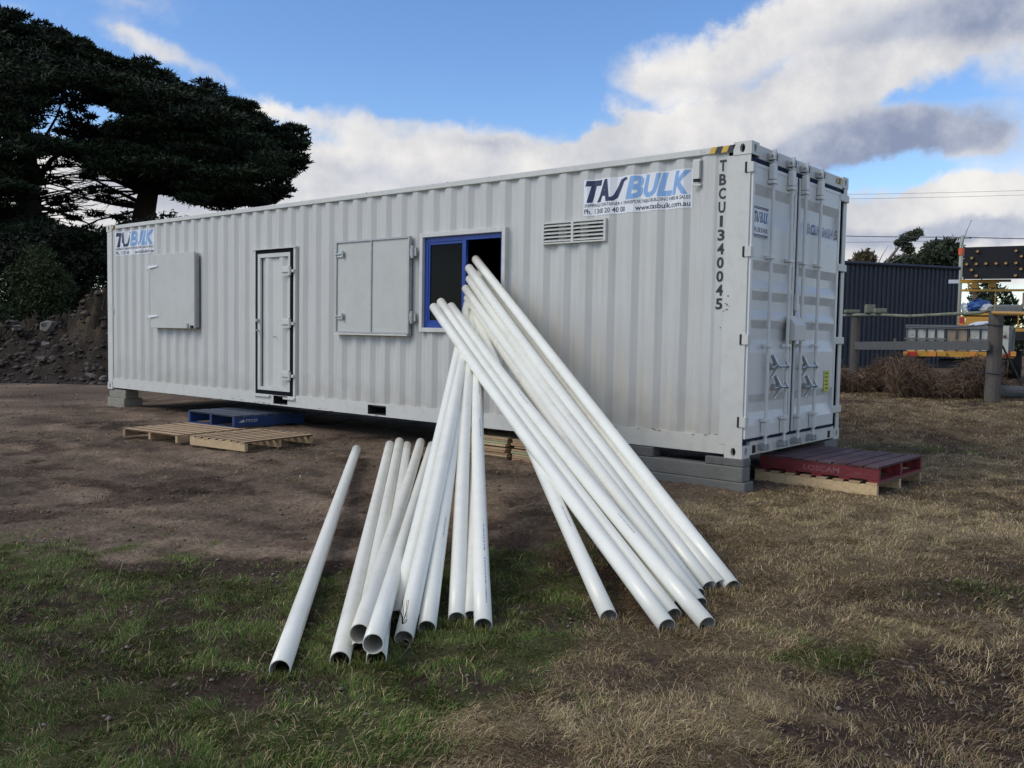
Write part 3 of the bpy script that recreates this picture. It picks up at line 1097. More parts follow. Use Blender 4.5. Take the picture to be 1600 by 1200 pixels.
# closed shutter over the far window
sh = MB().box(-10.52, -9.175, -0.10, -0.098 + 0.0, 1.10, 2.30)
sh = MB()
sh.box(-10.52, -9.175, -0.090, -0.065, 1.10, 2.30)
o = sh.build('window_shutter', 'shutter', cont, bevel=0.005)
o['label'] = 'closed flat steel shutter over the far window'
fr = MB()
fr.box(-10.50, -10.46, -0.065, 0.011, 1.12, 2.28)
fr.box(-9.24, -9.19, -0.065, 0.011, 1.12, 2.28)
fr.box(-10.46, -9.24, -0.065, 0.011, 2.24, 2.28)
fr.box(-10.46, -9.24, -0.065, 0.011, 1.12, 1.16)
fr.build('shutter_box', 'galv', o)
for zz in (2.09, 1.28):
    s = MB()
    s.add([(-10.57, -0.098, zz - 0.02), (-10.25, -0.098, zz + 0.012), (-10.30, -0.098, zz + 0.03), (-10.57, -0.098, zz + 0.03),
           (-10.57, -0.116, zz - 0.02), (-10.25, -0.104, zz + 0.012), (-10.30, -0.104, zz + 0.03), (-10.57, -0.116, zz + 0.03)],
          [(0, 1, 2, 3), (4, 5, 6, 7), (0, 1, 5, 4), (1, 2, 6, 5), (2, 3, 7, 6), (3, 0, 4, 7)])
    s.tube([(-10.575, -0.11, zz - 0.05), (-10.575, -0.11, zz + 0.04)], 0.014, 8)
    s.build('hinge', 'sign_white', o)
MB().box(-9.39, -9.34, -0.112, -0.09, 1.12, 1.18).build('latch', 'galv', o)
MB().box(-9.26, -9.20, -0.115, -0.09, 1.105, 1.15).build('latch', 'dark', o)

# shutter swung open, lying against the wall beside the blue window
o = MB().box(-5.76, -4.40, -0.045, -0.03, 1.10, 2.26).build('window_shutter', 'shutter', cont)
o['label'] = 'open two-panel steel shutter folded against the wall'
f2 = MB()
f2.box(-5.78, -5.755, -0.062, -0.012, 1.085, 2.275)
f2.box(-4.405, -4.38, -0.062, -0.012, 1.085, 2.275)
f2.box(-5.755, -4.405, -0.062, -0.012, 2.255, 2.275)
f2.box(-5.755, -4.405, -0.062, -0.012, 1.085, 1.105)
f2.box(-5.09, -5.068, -0.060, -0.012, 1.105, 2.255)
f2.build('shutter_frame', 'galv', o)
MB().box(-5.80, -4.40, -0.07, 0.0, 1.062, 1.082).build('shutter_ledge', 'paint2', o)
for zz in (2.10, 1.29):
    s = MB().box(-5.74, -5.62, -0.066, -0.046, zz - 0.03, zz + 0.025).tube([(-5.62, -0.075, zz - 0.035), (-5.62, -0.075, zz + 0.05)], 0.016, 8)
    s.tube([(-5.76, -0.072, zz), (-5.60, -0.072, zz + 0.01)], 0.010, 6)
    s.build('latch', 'steel', o)
for zz in (2.08, 1.29):
    s = MB().box(-4.38, -4.27, -0.055, -0.02, zz - 0.05, zz + 0.05).tube([(-4.325, -0.06, zz - 0.075), (-4.325, -0.06, zz + 0.075)], 0.022, 8)
    s.build('hinge', 'galv', o)

# blue sliding window
wf = MB()
a0, a1, c0, c1 = -4.245, -2.885, 1.115, 2.30
t = 0.052
wf.box(a0, a0 + t, -0.022, 0.075, c0, c1)
wf.box(a1 - t, a1, -0.022, 0.075, c0, c1)
wf.box(a0 + t, a1 - t, -0.022, 0.075, c1 - t, c1)
wf.box(a0 + t, a1 - t, -0.022, 0.075, c0, c0 + t)
wo_ = wf.build('window', 'paint2', cont, bevel=0.003)
bf = MB()
b0, b1, d0, d1 = a0 + t, a1 - t, c0 + t, c1 - t
bf.box(b0, b0 + 0.06, 0.02, 0.07, d0, d1)
bf.box(b1 - 0.045, b1, 0.02, 0.07, d0, d1)
bf.box(b0 + 0.06, b1 - 0.045, 0.02, 0.07, d1 - 0.06, d1)
bf.box(b0 + 0.06, b1 - 0.045, 0.02, 0.07, d0, d0 + 0.06)
bf.build('frame', 'blue_frame', wo_, bevel=0.003)
sf = MB()
sf.box(-3.565, -3.505, 0.008, 0.05, d0 + 0.06, d1 - 0.06)
sf.box(b0 + 0.06, b0 + 0.085, 0.028, 0.055, d0 + 0.06, d1 - 0.06)
sf.box(b0 + 0.085, -3.565, 0.028, 0.055, d1 - 0.09, d1 - 0.06)
sf.box(b0 + 0.085, -3.565, 0.028, 0.055, d0 + 0.06, d0 + 0.09)
sf.build('sash', 'blue_frame', wo_, bevel=0.002)
MB().box(b0 + 0.085, -3.565, 0.040, 0.045, d0 + 0.09, d1 - 0.09).build('pane', 'glass', wo_)

# personnel door
pd = MB()
pd.box(-7.615, -7.555, 0.0, 0.03, 0.235, 2.195)
pd.box(-6.885, -6.845, 0.0, 0.03, 0.235, 2.195)
pd.box(-7.555, -6.885, 0.0, 0.03, 2.14, 2.195)
pd.box(-7.555, -6.885, 0.0, 0.03, 0.235, 0.285)
px_ = [-7.555, -7.50, -7.44, -7.37, -7.30, -7.24, -7.17, -7.10, -7.03, -6.97, -6.93, -6.885]
py_ = [0.045, 0.045, 0.012, 0.012, 0.042, 0.042, 0.042, 0.012, 0.012, 0.042, 0.042, 0.042]
for i in range(len(px_) - 1):
    pd.quad((px_[i], py_[i], 0.285), (px_[i + 1], py_[i + 1], 0.285), (px_[i + 1], py_[i + 1], 2.14), (px_[i], py_[i], 2.14))
pdo = pd.build('personnel_door', 'hut_door', cont)
g_ = MB()
g_.box(-7.66, -7.615, 0.002, 0.05, 0.175, 2.25)
g_.box(-6.845, -6.755, 0.002, 0.05, 0.175, 2.25)
g_.box(-7.615, -6.845, 0.002, 0.05, 2.195, 2.25)
g_.box(-7.615, -6.845, 0.002, 0.05, 0.175, 0.235)
g_.build('gasket', 'rubber', pdo)
tr = MB()
tr.box(-6.755, -6.715, -0.008, 0.05, 0.14, 2.27)
tr.box(-7.69, -7.66, -0.012, 0.05, 0.185, 2.255)
tr.box(-7.74, -6.70, -0.02, 0.012, 2.252, 2.266)
tr.box(-7.69, -7.30, -0.03, 0.0, 0.14, 0.165)
tr.box(-6.965, -6.716, -0.03, -0.001, 0.13, 0.155)
tr.build('door_frame', 'paint2', pdo)
for zz in (1.93, 1.20, 0.465):
    h = MB().box(-6.99, -6.83, -0.03, 0.0, zz - 0.065, zz + 0.075).box(-6.985, -6.80, -0.05, -0.03, zz - 0.015, zz + 0.045).box(-6.83, -6.72, -0.035, -0.015, zz - 0.02, zz + 0.02)
    h.tube([(-6.79, -0.045, zz - 0.06), (-6.79, -0.045, zz + 0.06)], 0.02, 8)
    h.build('hinge', 'hut_door', pdo)
h = MB().tube([(-7.592, 0.0, 1.24), (-7.592, -0.05, 1.24)], [0.032, 0.018], 10).tube([(-7.592, 0.0, 1.095), (-7.592, -0.04, 1.095), (-7.54, -0.05, 1.095)], 0.014, 8)
h.build('door_handle', 'steel', pdo)
MB().box(-7.25, -7.18, 0.008, 0.011, 1.0, 1.01).build('scratch', 'rust', pdo)
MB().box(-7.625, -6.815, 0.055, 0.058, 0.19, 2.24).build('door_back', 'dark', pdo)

# small breather box beside the sign
vb = MB().box(-0.575, -0.505, -0.025, 0.012, 2.60, 2.765).box(-0.58, -0.50, -0.012, 0.012, 2.765, 2.785).box(-0.59, -0.495, -0.012, 0.012, 2.535, 2.555)
vb = vb.build('breather_vent', 'paint2', cont)
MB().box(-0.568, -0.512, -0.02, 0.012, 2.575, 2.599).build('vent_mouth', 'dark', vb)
# louvre grille
lv = MB()
lv.box(-2.37, -2.345, -0.02, 0.04, 2.075, 2.305)
lv.box(-1.575, -1.55, -0.02, 0.04, 2.075, 2.305)
lv.box(-1.985, -1.955, -0.02, 0.04, 2.09, 2.29)
lv.box(-2.345, -1.575, -0.02, 0.04, 2.29, 2.305)
lv.box(-2.345, -1.575, -0.02, 0.04, 2.075, 2.09)
lvo = lv.build('louvre_vent', 'paint2', cont)
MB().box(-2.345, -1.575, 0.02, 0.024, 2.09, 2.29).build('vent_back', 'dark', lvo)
slat = None
for (s0, s1) in ((-2.345, -1.985), (-1.955, -1.575)):
    for k in range(5):
        zz = 2.098 + k * 0.0395
        MB().add([(s0, -0.022, zz), (s1, -0.022, zz), (s1, 0.014, zz + 0.026), (s0, 0.014, zz + 0.026), (s0, -0.022, zz + 0.008), (s1, -0.022, zz + 0.008), (s1, 0.014, zz + 0.030), (s0, 0.014, zz + 0.030)],
                 [(0, 1, 2, 3), (4, 5, 6, 7), (0, 1, 5, 4), (3, 2, 6, 7), (0, 3, 7, 4), (1, 2, 6, 5)]).build('louvre_slat', 'paint2', lvo)


def company_sign(x0, x1, z0, z1):
    p = side_decal('sign_sticker', ([(x0, z0), (x1, z0), (x1, z1), (x0, z1)], [(0, 1, 2, 3)]), 0.003, 'sign_white', cont)
    W, H = x1 - x0, z1 - z0
    lg = logo(x0 + 0.015 * W, x1 - 0.01 * W, z0 + 0.36 * H, z0 + 0.965 * H)
    for i, (g, ink) in enumerate(lg):
        side_decal('letter', g, 0.0044 + 0.0004 * (i % 2), ink, p)
    g = fit(text_geo('SHIPPING CONTAINER + TRANSPORTABLE BUILDING HIRE & SALES', 1, 0.12, 0.006), x0 + 0.01 * W, x1 - 0.015 * W, z0 + 0.235 * H, z0 + 0.325 * H)
    side_decal('lettering', g, 0.0046, 'black_ink', p)
    g = fit(text_geo('Ph. 1300 20 40 00', 1, 0, 0.012), x0 + 0.01 * W, x0 + 0.40 * W, z0 + 0.045 * H, z0 + 0.185 * H)
    side_decal('lettering', g, 0.0046, 'black_ink', p)
    g = fit(text_geo('www.tasbulk.com.au', 1, 0, 0.012), x0 + 0.50 * W, x1 - 0.015 * W, z0 + 0.045 * H, z0 + 0.185 * H)
    side_decal('lettering', g, 0.0046, 'black_ink', p)
    return p


company_sign(-1.85, -0.605, 2.345, 2.715)['label'] = 'large company sticker near the door end'
company_sign(-11.90, -10.63, 2.345, 2.76)['label'] = 'company sticker at the far end'
# identification code running down the panel
code = 'TBCU1340045'
for i, ch in enumerate(code):
    zt = 2.755 - i * 0.1275
    side_decal('stencil_letter', fit(text_geo(ch, 1, 0, 0.03 if ch != '1' else 0.0), -0.320 if ch != '1' else -0.302, -0.250 if ch != '1' else -0.272, zt - 0.104, zt), 0.003, 'black_ink', cont)
MB().box(-12.0, -11.96, 0.004, 0.009, 1.32, 1.42).build('data_plate', 'galv', cont)

# door end -------------------------------------------------------------
hd = MB().box(-0.05, 0.004, 0.162, CW - 0.162, 2.755, 2.878)
hd.build('door_header', 'paint2', cont, bevel=0.003)
MB().box(-0.05, 0.004, 0.162, CW - 0.162, 0.02, 0.150).build('door_sill', 'paint2', cont, bevel=0.003)
for yy in (0.21, 2.10):
    MB().box(0.003, 0.007, yy, yy + 0.07, 0.035, 0.11).build('sill_slot', 'dark', cont)
MB().box(-0.05, -0.035, 0.012, CW - 0.012, 0.12, 2.78).build('door_rebate', 'gasket_blue', cont)
ZP = [(2.695, 0), (2.555, 0), (2.52, 0), (2.43, 1), (2.30, 1), (2.16, 0), (1.83, 0), (1.745, 1), (1.66, 1), (1.58, 0), (1.55, 0), (1.468, 1), (1.38, 1), (1.30, 0), (1.282, 0), (1.205, 1),
      (1.10, 1), (0.98, 0), (0.59, 0), (0.51, 1), (0.42, 1), (0.30, 0), (0.18, 0)]


def door_leaf(y0, y1, label):
    mb = MB()
    xo, xi = 0.018, -0.016
    zt, zb_ = 2.705, 0.185
    mb.box(-0.03, 0.022, y0, y0 + 0.045, zb_, zt)
    mb.box(-0.03, 0.022, y1 - 0.045, y1, zb_, zt)
    mb.box(-0.03, 0.022, y0 + 0.045, y1 - 0.045, zt - 0.03, zt)
    mb.box(-0.03, 0.022, y0 + 0.045, y1 - 0.045, zb_, zb_ + 0.03)
    zz = [(z, d) for z, d in ZP if zb_ + 0.03 < z < zt - 0.03]
    zz = [(zt - 0.03, 0)] + zz + [(zb_ + 0.03, 0)]
    for i in range(len(zz) - 1):
        xa = xo if zz[i][1] == 0 else xi
        xb = xo if zz[i + 1][1] == 0 else xi
        mb.quad((xa, y0 + 0.045, zz[i][0]), (xb, y0 + 0.045, zz[i + 1][0]), (xb, y1 - 0.045, zz[i + 1][0]), (xa, y1 - 0.045, zz[i][0]))
    o = mb.build('cargo_door', 'door_paint', cont)
    o['label'] = label
    gk = MB()
    e = 0.012
    if y0 > 1:
        gk.box(-0.034, e, y0 - 0.022, y0, zb_ - 0.03, zt + 0.045)
    gk.box(-0.034, e, y1, y1 + (0.035 if y1 > 2 else 0.026), zb_ - 0.03, zt + 0.045)
    gk.box(-0.034, e, y0, y1, zt, zt + 0.045)
    gk.box(-0.034, e, y0, y1, zb_ - 0.03, zb_)
    gk.build('gasket', 'gasket_blue', o)
    return o


dl = door_leaf(0.014, 1.012, 'left cargo door leaf with a company sticker')
drr = door_leaf(1.062, 2.192, 'right cargo door leaf with yellow sticker')


def lock_rod(y, door):
    r = MB()
    r.tube([(0.058, y, 0.08), (0.058, y, 2.80)], 0.017, 12)
    ro = r.build('locking_bar', 'door_paint', door, smooth=False)
    for zt, zb_ in ((2.735, 2.592), (0.32, 0.19)):
        MB().box(0.023, 0.078, y - 0.034, y + 0.034, zb_, zt).build('bar_sleeve', 'door_paint', door, bevel=0.004)
    for zz in (2.56, 1.866, 1.039, 0.335):
        MB().box(0.02, 0.082, y - 0.045, y + 0.045, zz - 0.010, zz + 0.022).build('bar_bracket', 'door_paint', door, bevel=0.004)
    for zz, s in ((2.80, 1), (0.085, -1)):
        k = MB()
        k.box(0.005, 0.085, y - 0.045, y - 0.02, zz - 0.03, zz + 0.03)
        k.box(0.005, 0.085, y + 0.02, y + 0.045, zz - 0.03, zz + 0.03)
        k.tube([(0.05, y - 0.06, zz + s * 0.01), (0.075, y + 0.06, zz + s * 0.012)], 0.013, 6)
        k.box(0.045, 0.075, y - 0.012, y + 0.012, zz - 0.02, zz + 0.045 * s + 0.02)
        k.build('cam_keeper', 'galv', door)
    return ro


ys_rod = (0.37, 0.805, 1.14, 1.54)
for y_, d_ in zip(ys_rod, (dl, dl, drr, drr)):
    lock_rod(y_, d_)
for (y_, zz, hub, d_) in ((0.805, 0.845, 0.50, dl), (0.805, 0.645, 0.58, dl), (1.54, 0.83, 1.23, drr), (1.54, 0.63, 1.34, drr)):
    h = MB()
    h.tube([(0.07, y_, zz), (0.085, hub + 0.03, zz + 0.005), (0.075, hub - 0.08, zz - 0.01)], 0.013, 6)
    h.box(0.022, 0.075, hub - 0.025, hub + 0.03, zz - 0.03, zz + 0.03)
    h.tube([(0.06, hub - 0.03, zz + 0.11), (0.085, hub + 0.01, zz + 0.02), (0.06, hub - 0.04, zz - 0.11)], [0.018, 0.026, 0.016], 6)
    h.tube([(0.06, y_ - 0.01, zz + 0.05), (0.085, y_, zz), (0.06, y_ - 0.01, zz - 0.045)], 0.015, 6)
    h.build('door_handle', 'steel', d_)
# lock box
lb = MB()
y0, y1, z0, z1 = 0.84, 1.11, 1.095, 1.25
pr = [(0.024, z0), (0.12, z0), (0.12, z1), (0.05, z1 + 0.09), (0.024, z1 + 0.09)]
vs = [(p[0], y0, p[1]) for p in pr] + [(p[0], y1, p[1] - 0.0) for p in pr]
lb.add(vs, [(0, 1, 2, 3, 4), (9, 8, 7, 6, 5)] + [(i, (i + 1) % 5, 5 + (i + 1) % 5, 5 + i) for i in range(5)])
lb.build('lock_box', 'paint2', dl, bevel=0.004)
MB().box(0.023, 0.05, 1.022, 1.08, 1.395, 1.56).build('door_latch', 'door_paint', drr)
# hinges on both posts
for zz in (2.66, 1.90, 1.10, 0.34):
    h = MB().box(-0.03, 0.03, -0.009, 0.06, zz - 0.045, zz + 0.045)
    ho = h.build('door_hinge', 'paint2', cont)
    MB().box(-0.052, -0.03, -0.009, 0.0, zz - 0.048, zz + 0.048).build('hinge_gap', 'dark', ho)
    MB().box(-0.01, 0.030, 2.17, 2.425, zz - 0.04, zz + 0.04).build('door_hinge', 'paint2', cont, bevel=0.006)
# small sign on the left leaf
sgn = MB().box(0.0235, 0.026, 0.048, 0.345, 2.04, 2.325).build('sign_panel', 'sign_white', dl)


def end_decal(name, geo, xq, m, parent):
    vs, fs = geo
    mb_ = MB()
    mb_.add([(xq, v[0], v[1]) for v in vs], fs)
    me = bpy.data.meshes.new(name)
    me.from_pydata(mb_.v, [], mb_.f)
    me.materials.append(M[m])
    o_ = bpy.data.objects.new(name, me)
    COL.objects.link(o_)
    o_.parent = parent
    return o_


for i, (g, ink) in enumerate(logo(0.053, 0.342, 2.175, 2.275)):
    end_decal('letter', g, 0.0268 + 0.0003 * (i % 2), 'navy' if ink == 'navy' else 'mid_ink', sgn)
end_decal('lettering', fit(text_geo('Ph.1300 20 40 00', 1, 0, 0.01), 0.058, 0.335, 2.085, 2.13), 0.0268, 'black_ink', sgn)
for zz in (2.045, 2.058, 2.296, 2.309):
    MB().box(0.026, 0.0275, 0.048, 0.345, zz, zz + 0.009).build('border_line', 'navy', sgn)
end_decal('stencil_letters', fit(text_geo('T', 1), 1.205, 1.255, 2.185, 2.285), 0.021, 'black_ink', drr)
end_decal('stencil_letters', fit(text_geo('B', 1, 0, 0.015), 1.29, 1.365, 2.185, 2.285), 0.0212, 'faded_ink', drr)
end_decal('stencil_letters', fit(text_geo('CU', 1, 0, 0.02), 1.385, 1.565, 2.185, 2.285), 0.0212, 'navy', drr)
end_decal('stencil_letters', fit(text_geo('1', 1), 1.615, 1.64, 2.185, 2.285), 0.021, 'faded_ink', drr)
end_decal('stencil_letters', fit(text_geo('34004', 1, 0, 0.012), 1.70, 1.99, 2.185, 2.285), 0.0212, 'faded_ink', drr)
end_decal('stencil_letters', fit(text_geo('5', 1, 0, 0.02), 2.035, 2.12, 2.185, 2.285), 0.0222, 'black_ink', drr)
ys_ = MB().box(0.0225, 0.0245, 1.885, 2.035, 0.555, 0.775).build('warning_sticker', 'yellow_green', drr)
lm = MB()
for k in range(5):
    lm.box(0.0246, 0.0252, 1.905 + random.uniform(0, 0.02), 1.99 + random.uniform(0, 0.02), 0.58 + k * 0.04, 0.592 + k * 0.04)
lm.build('sticker_lines', 'black_ink', ys_)

# ------------------------------------------------------------------ supports


def block(name, x0, x1, y0, y1, z0, z1, m, label, group=None, cat='block'):
    cx, cy = (x0 + x1) / 2, (y0 + y1) / 2
    o = MB().box(x0 - cx, x1 - cx, y0 - cy, y1 - cy, 0, z1 - z0).build(name, m, bevel=0.008)
    o.location = (cx, cy, z0)
    o.rotation_euler = (0, 0, random.uniform(-0.012, 0.012))
    tag(o, label, cat, group)
    return o


gsup = 'concrete supports under the container'
block('concrete_sleeper', -1.36, 0.055, -0.04, 0.15, -0.07, 0.085, 'concrete', 'lower long grey concrete sleeper on the grass under the near container corner', gsup, 'sleeper')
block('concrete_sleeper', -1.36, 0.03, -0.03, 0.13, 0.086, 0.225, 'concrete', 'upper long grey concrete sleeper with pale stain under the near container corner', gsup, 'sleeper')
block('packing_block', -0.36, 0.03, -0.02, 0.14, 0.226, 0.30, 'concrete_dk', 'small dark packing block right under the near corner casting', gsup)
block('packing_block', -1.32, -0.93, -0.02, 0.14, 0.226, 0.322, 'concrete_dk', 'small dark packing block at the left end of the upper grey sleeper', gsup)
block('concrete_block', -12.22, -11.62, 0.0, 0.34, -0.05, 0.150, 'concrete_lt', 'lower pale concrete block under the far left container corner', gsup)
block('concrete_block', -12.19, -11.60, 0.02, 0.26, 0.151, 0.298, 'concrete_lt', 'upper pale concrete block with yellow stain under the far left container corner', gsup)
block('concrete_block', -12.2, -11.6, 2.05, 2.43, -0.02, 0.298, 'concrete', 'grey block under the far rear container corner', gsup)
block('concrete_block', -0.6, 0.0, 2.06, 2.43, -0.02, 0.298, 'concrete', 'grey block behind the red pallet under the rear container corner', gsup)

# ------------------------------------------------------------------ pallets


def pallet(name, loc, rz, L, W, n_deck, bearer_m, deck_m, bh, bt, label, bottom=True, blocks=False, gap=0.4, dt=0.02, top_w=None):
    """bearers run along local x (length L), boards along local y (width W)"""
    root = empty(name, loc, rz, label, 'pallet', 'timber pallets lying round the container')
    z = dt if bottom else 0.0
    for k in range(3):
        yc = -W / 2 + bt / 2 + k * (W - bt) / 2
        if blocks:
            b = MB().box(-L / 2, L / 2, yc - bt / 2, yc + bt / 2, z, z + bh)
        else:
            b = MB().box(-L / 2, L / 2, yc - bt / 2, yc + bt / 2, z, z + bh)
        b.build('bearer', bearer_m, root, bevel=0.003)
    bw = L / (n_deck + (n_deck - 1) * gap)
    for k in range(n_deck):
        x0 = -L / 2 + k * bw * (1 + gap)
        j = random.uniform(-0.006, 0.006)
        o_ = MB().box(x0 + random.uniform(0, 0.006), x0 + bw, -W / 2 - 0.004 + j, W / 2 + 0.004 + j, z + bh + 0.0005, z + bh + dt + random.uniform(-0.002, 0.002)).build('deck_board', deck_m, root)
        o_.data.materials.append(M['pine_gap_shade' if 'pine' in deck_m else ('red_gap_shade' if 'red' in deck_m else 'blue_gap_shade')])
        for pp in o_.data.polygons:                  # gap-facing edges coloured dark to imitate shade between boards
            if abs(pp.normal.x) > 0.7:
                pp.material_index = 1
    if bottom:
        for k in (0, 2, 4) if bottom is True else range(bottom):
            n = 5 if bottom is True else bottom
            w2 = 0.10
            x0 = -L / 2 + k * (L - w2) / (n - 1)
            MB().box(x0, x0 + w2, -W / 2, W / 2, 0, dt - 0.001).build('bottom_board', bearer_m, root)
    return root


HP = math.pi / 2
p1 = pallet('pallet', (-7.92, 0.02, 0.01), HP, 1.20, 1.20, 7, 'blue_wood', 'blue_deck', 0.145, 0.05, 'blue painted pallet pushed part way under the container below the door', bottom=True, gap=0.30, dt=0.022)
p2 = pallet('pallet', (-7.13, -1.46, 0.0), HP + 0.09, 0.98, 1.16, 7, 'pine', 'pine', 0.085, 0.045, 'bare pine pallet lying left of the other bare pallet, in front of the blue one', bottom=False, gap=0.42, dt=0.018)
p3 = pallet('pallet', (-5.86, -1.27, 0.0), 0.11, 1.0, 1.06, 8, 'pine2', 'pine', 0.095, 0.045, 'bare pine pallet nearest the viewer, right of the other one by the blue pallet', bottom=False, gap=0.55, dt=0.018)
p4 = pallet('pallet', (0.44, 1.27, 0.0), -0.04, 1.20, 1.20, 8, 'pine2', 'pine', 0.10, 0.045, 'yellowish bare timber pallet on the grass under the red pallet', bottom=False, gap=0.5, dt=0.02)
p5 = pallet('pallet', (0.46, 1.28, 0.122), -0.04, 1.165, 1.165, 8, 'red_wood', 'red_deck', 0.110, 0.045, 'worn red painted pallet stacked on a bare timber pallet by the cargo doors', bottom=5, gap=0.10, dt=0.018)


def mark(parent, geo, place, m, name='printed_mark'):
    vs, fs = geo
    me = bpy.data.meshes.new(name)
    me.from_pydata([place(v[0], v[1]) for v in vs], [], fs)
    me.materials.append(M[m])
    o_ = bpy.data.objects.new(name, me)
    COL.objects.link(o_)
    o_.parent = parent
    return o_


# red pallet: bearer on the near long side (local y = -W/2)
mark(p5, fit(text_geo('LOSCAM', 1, 0, 0.02), -0.13, 0.22, 0.045, 0.098), lambda u, v: (u, -0.5855, v), 'print_pink')
mark(p5, fit(text_geo('SCH', 1, 0, 0.01), 0.36, 0.42, 0.055, 0.078), lambda u, v: (u, -0.5855, v), 'print_pink')
# blue pallet: its side bearer (local y = -W/2) faces the cargo-door direction; the local x axis runs away from the viewer
mark(p1, fit(text_geo('TYCO', 1, 0.3, 0.02), -0.42, -0.22, 0.088, 0.128), lambda u, v: (u, -0.603, v), 'print_white')

mark(p1, ([(-0.53, 0.090), (-0.44, 0.090), (-0.44, 0.124), (-0.47, 0.124)], [(0, 1, 2, 3)]), lambda u, v: (u, -0.603, v), 'print_white')

# ------------------------------------------------------------------ packs of boards under the container
ORD = ['topmost', 'second from top', 'third from top', 'fourth from top', 'middle', 'fourth from bottom', 'third from bottom', 'second from bottom', 'bottom']
bcols = ['pine', 'pine2', 'pine', 'pine_red', 'pine', 'pine2', 'pine_grn', 'pine', 'pine2', 'pine_red', 'pine']
for si, (xa, xb, yy, zz0, n, lab, grp) in enumerate((
        (-3.88, -2.86, 0.02, 0.0, 9, 'of the left timber pack under the container behind the pipes', 'boards in the left timber pack'),
        (-2.80, -2.02, 0.05, -0.01, 9, 'of the right timber pack under the container behind the pipes', 'boards in the right timber pack'))):
    z = zz0
    for k in range(n):
        h = random.choice((0.022, 0.026, 0.030))
        j = random.uniform(-0.02, 0.02)
        o_ = MB().box(-(xb - xa) / 2 + random.uniform(0, 0.02), (xb - xa) / 2, 0, 0.55, 0, h - 0.003).build('timber_board', bcols[(k + si * 3) % 11], bevel=0.002)
        o_.location = ((xa + xb) / 2 + j, yy + random.uniform(-0.015, 0.015), z)
        tag(o_, ORD[n - 1 - k] + ' board ' + lab, 'board', grp)
        z += h + (0.014 if k == 4 else 0)

# ------------------------------------------------------------------ the pipes
PR = 0.0485
PIPES = [  # foot sight, top sight, foot lift, mode, material, sag, label
    ((437, 1047), (557, 702), 0.0, 'L', 'pvc', 0.0, 'lone white pipe lying apart on the far left'),
    ((531, 1033), (609, 695), 0.0, 'L', 'pvc_old', 0.01, 'leftmost white pipe of the low lying bundle'),
    ((562, 1017), (624, 690), 0.0, 'L', 'pvc_old', 0.0, 'lying pipe whose dark mouth shows beneath two raised pipe ends'),
    ((562, 990), (657, 691), 0.085, 'L2', 'pvc_old', 0.01, 'pipe lying across the low bundle, left one of the two raised open mouths'),
    ((588, 1030), (636, 696), 0.0, 'L', 'pvc', 0.0, 'lying pipe whose mouth rests on the grass below the right raised mouth'),
    ((583, 1006), (675, 696), 0.085, 'L2', 'pvc', 0.02, 'lying pipe with its open mouth raised, right of the two raised mouths'),
    ((620, 965), (731, 474), 0.0, 'S', 'pvc', 0.03, 'leftmost pipe propped steeply against the wall, foot hidden behind its neighbour'),
    ((631, 998), (736, 482), 0.0, 'S', 'pvc', 0.03, 'propped pipe with a twig across its foot, beside the leftmost steep pipe'),
    ((667, 982), (741, 490), 0.0, 'S', 'pvc', 0.03, 'steep propped pipe with a round open mouth facing the viewer'),
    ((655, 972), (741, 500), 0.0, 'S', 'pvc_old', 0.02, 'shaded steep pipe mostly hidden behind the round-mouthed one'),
    ((714, 968), (739, 480), 0.0, 'S', 'pvc', 0.03, 'nearly upright pipe standing between the round-mouthed and the printed one'),
    ((736, 966), (748, 502), 0.0, 'S', 'pvc_old', 0.02, 'cream pipe half hidden just behind the one with printed marks'),
    ((755, 978), (744, 487), 0.0, 'S', 'pvc', 0.03, 'nearly upright pipe with small printed marks, rightmost of the steep group'),
    ((951, 964), (736, 478), 0.0, 'S', 'pvc', 0.02, 'pipe whose foot stands alone between the two groups of pipes'),
    ((1042, 979), (678, 480), 0.0, 'D', 'pvc', 0.03, 'slanting pipe with the leftmost upper end, across the window'),
    ((1052, 962), (689, 472), 0.0, 'D', 'pvc', 0.03, 'second slanting pipe from the left at its upper end, across the window'),
    ((1105, 976), (705, 479), 0.0, 'D', 'pvc', 0.03, 'third slanting pipe, with the blue smudge and the nearest foot on the right'),
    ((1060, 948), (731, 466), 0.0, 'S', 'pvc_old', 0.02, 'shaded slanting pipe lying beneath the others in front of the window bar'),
    ((1093, 945), (728, 451), 0.0, 'S', 'pvc', 0.02, 'slanting pipe whose capped white end sits lowest on the window bar'),
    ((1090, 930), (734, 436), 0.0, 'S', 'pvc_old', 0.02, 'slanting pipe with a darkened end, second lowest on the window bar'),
    ((1108, 918), (733, 419), 0.0, 'S', 'pvc', 0.02, 'slanting pipe whose end reaches highest on the window bar'),
    ((1126, 916), (745, 424), 0.0, 'I', 'pvc_old', 0.02, 'slanting pipe showing as a thin strip between the two topmost ones'),
    ((1144, 917), (743, 405), 0.0, 'I', 'pvc', 0.0, 'rightmost slanting pipe, its top end poked in through the open window'),
]


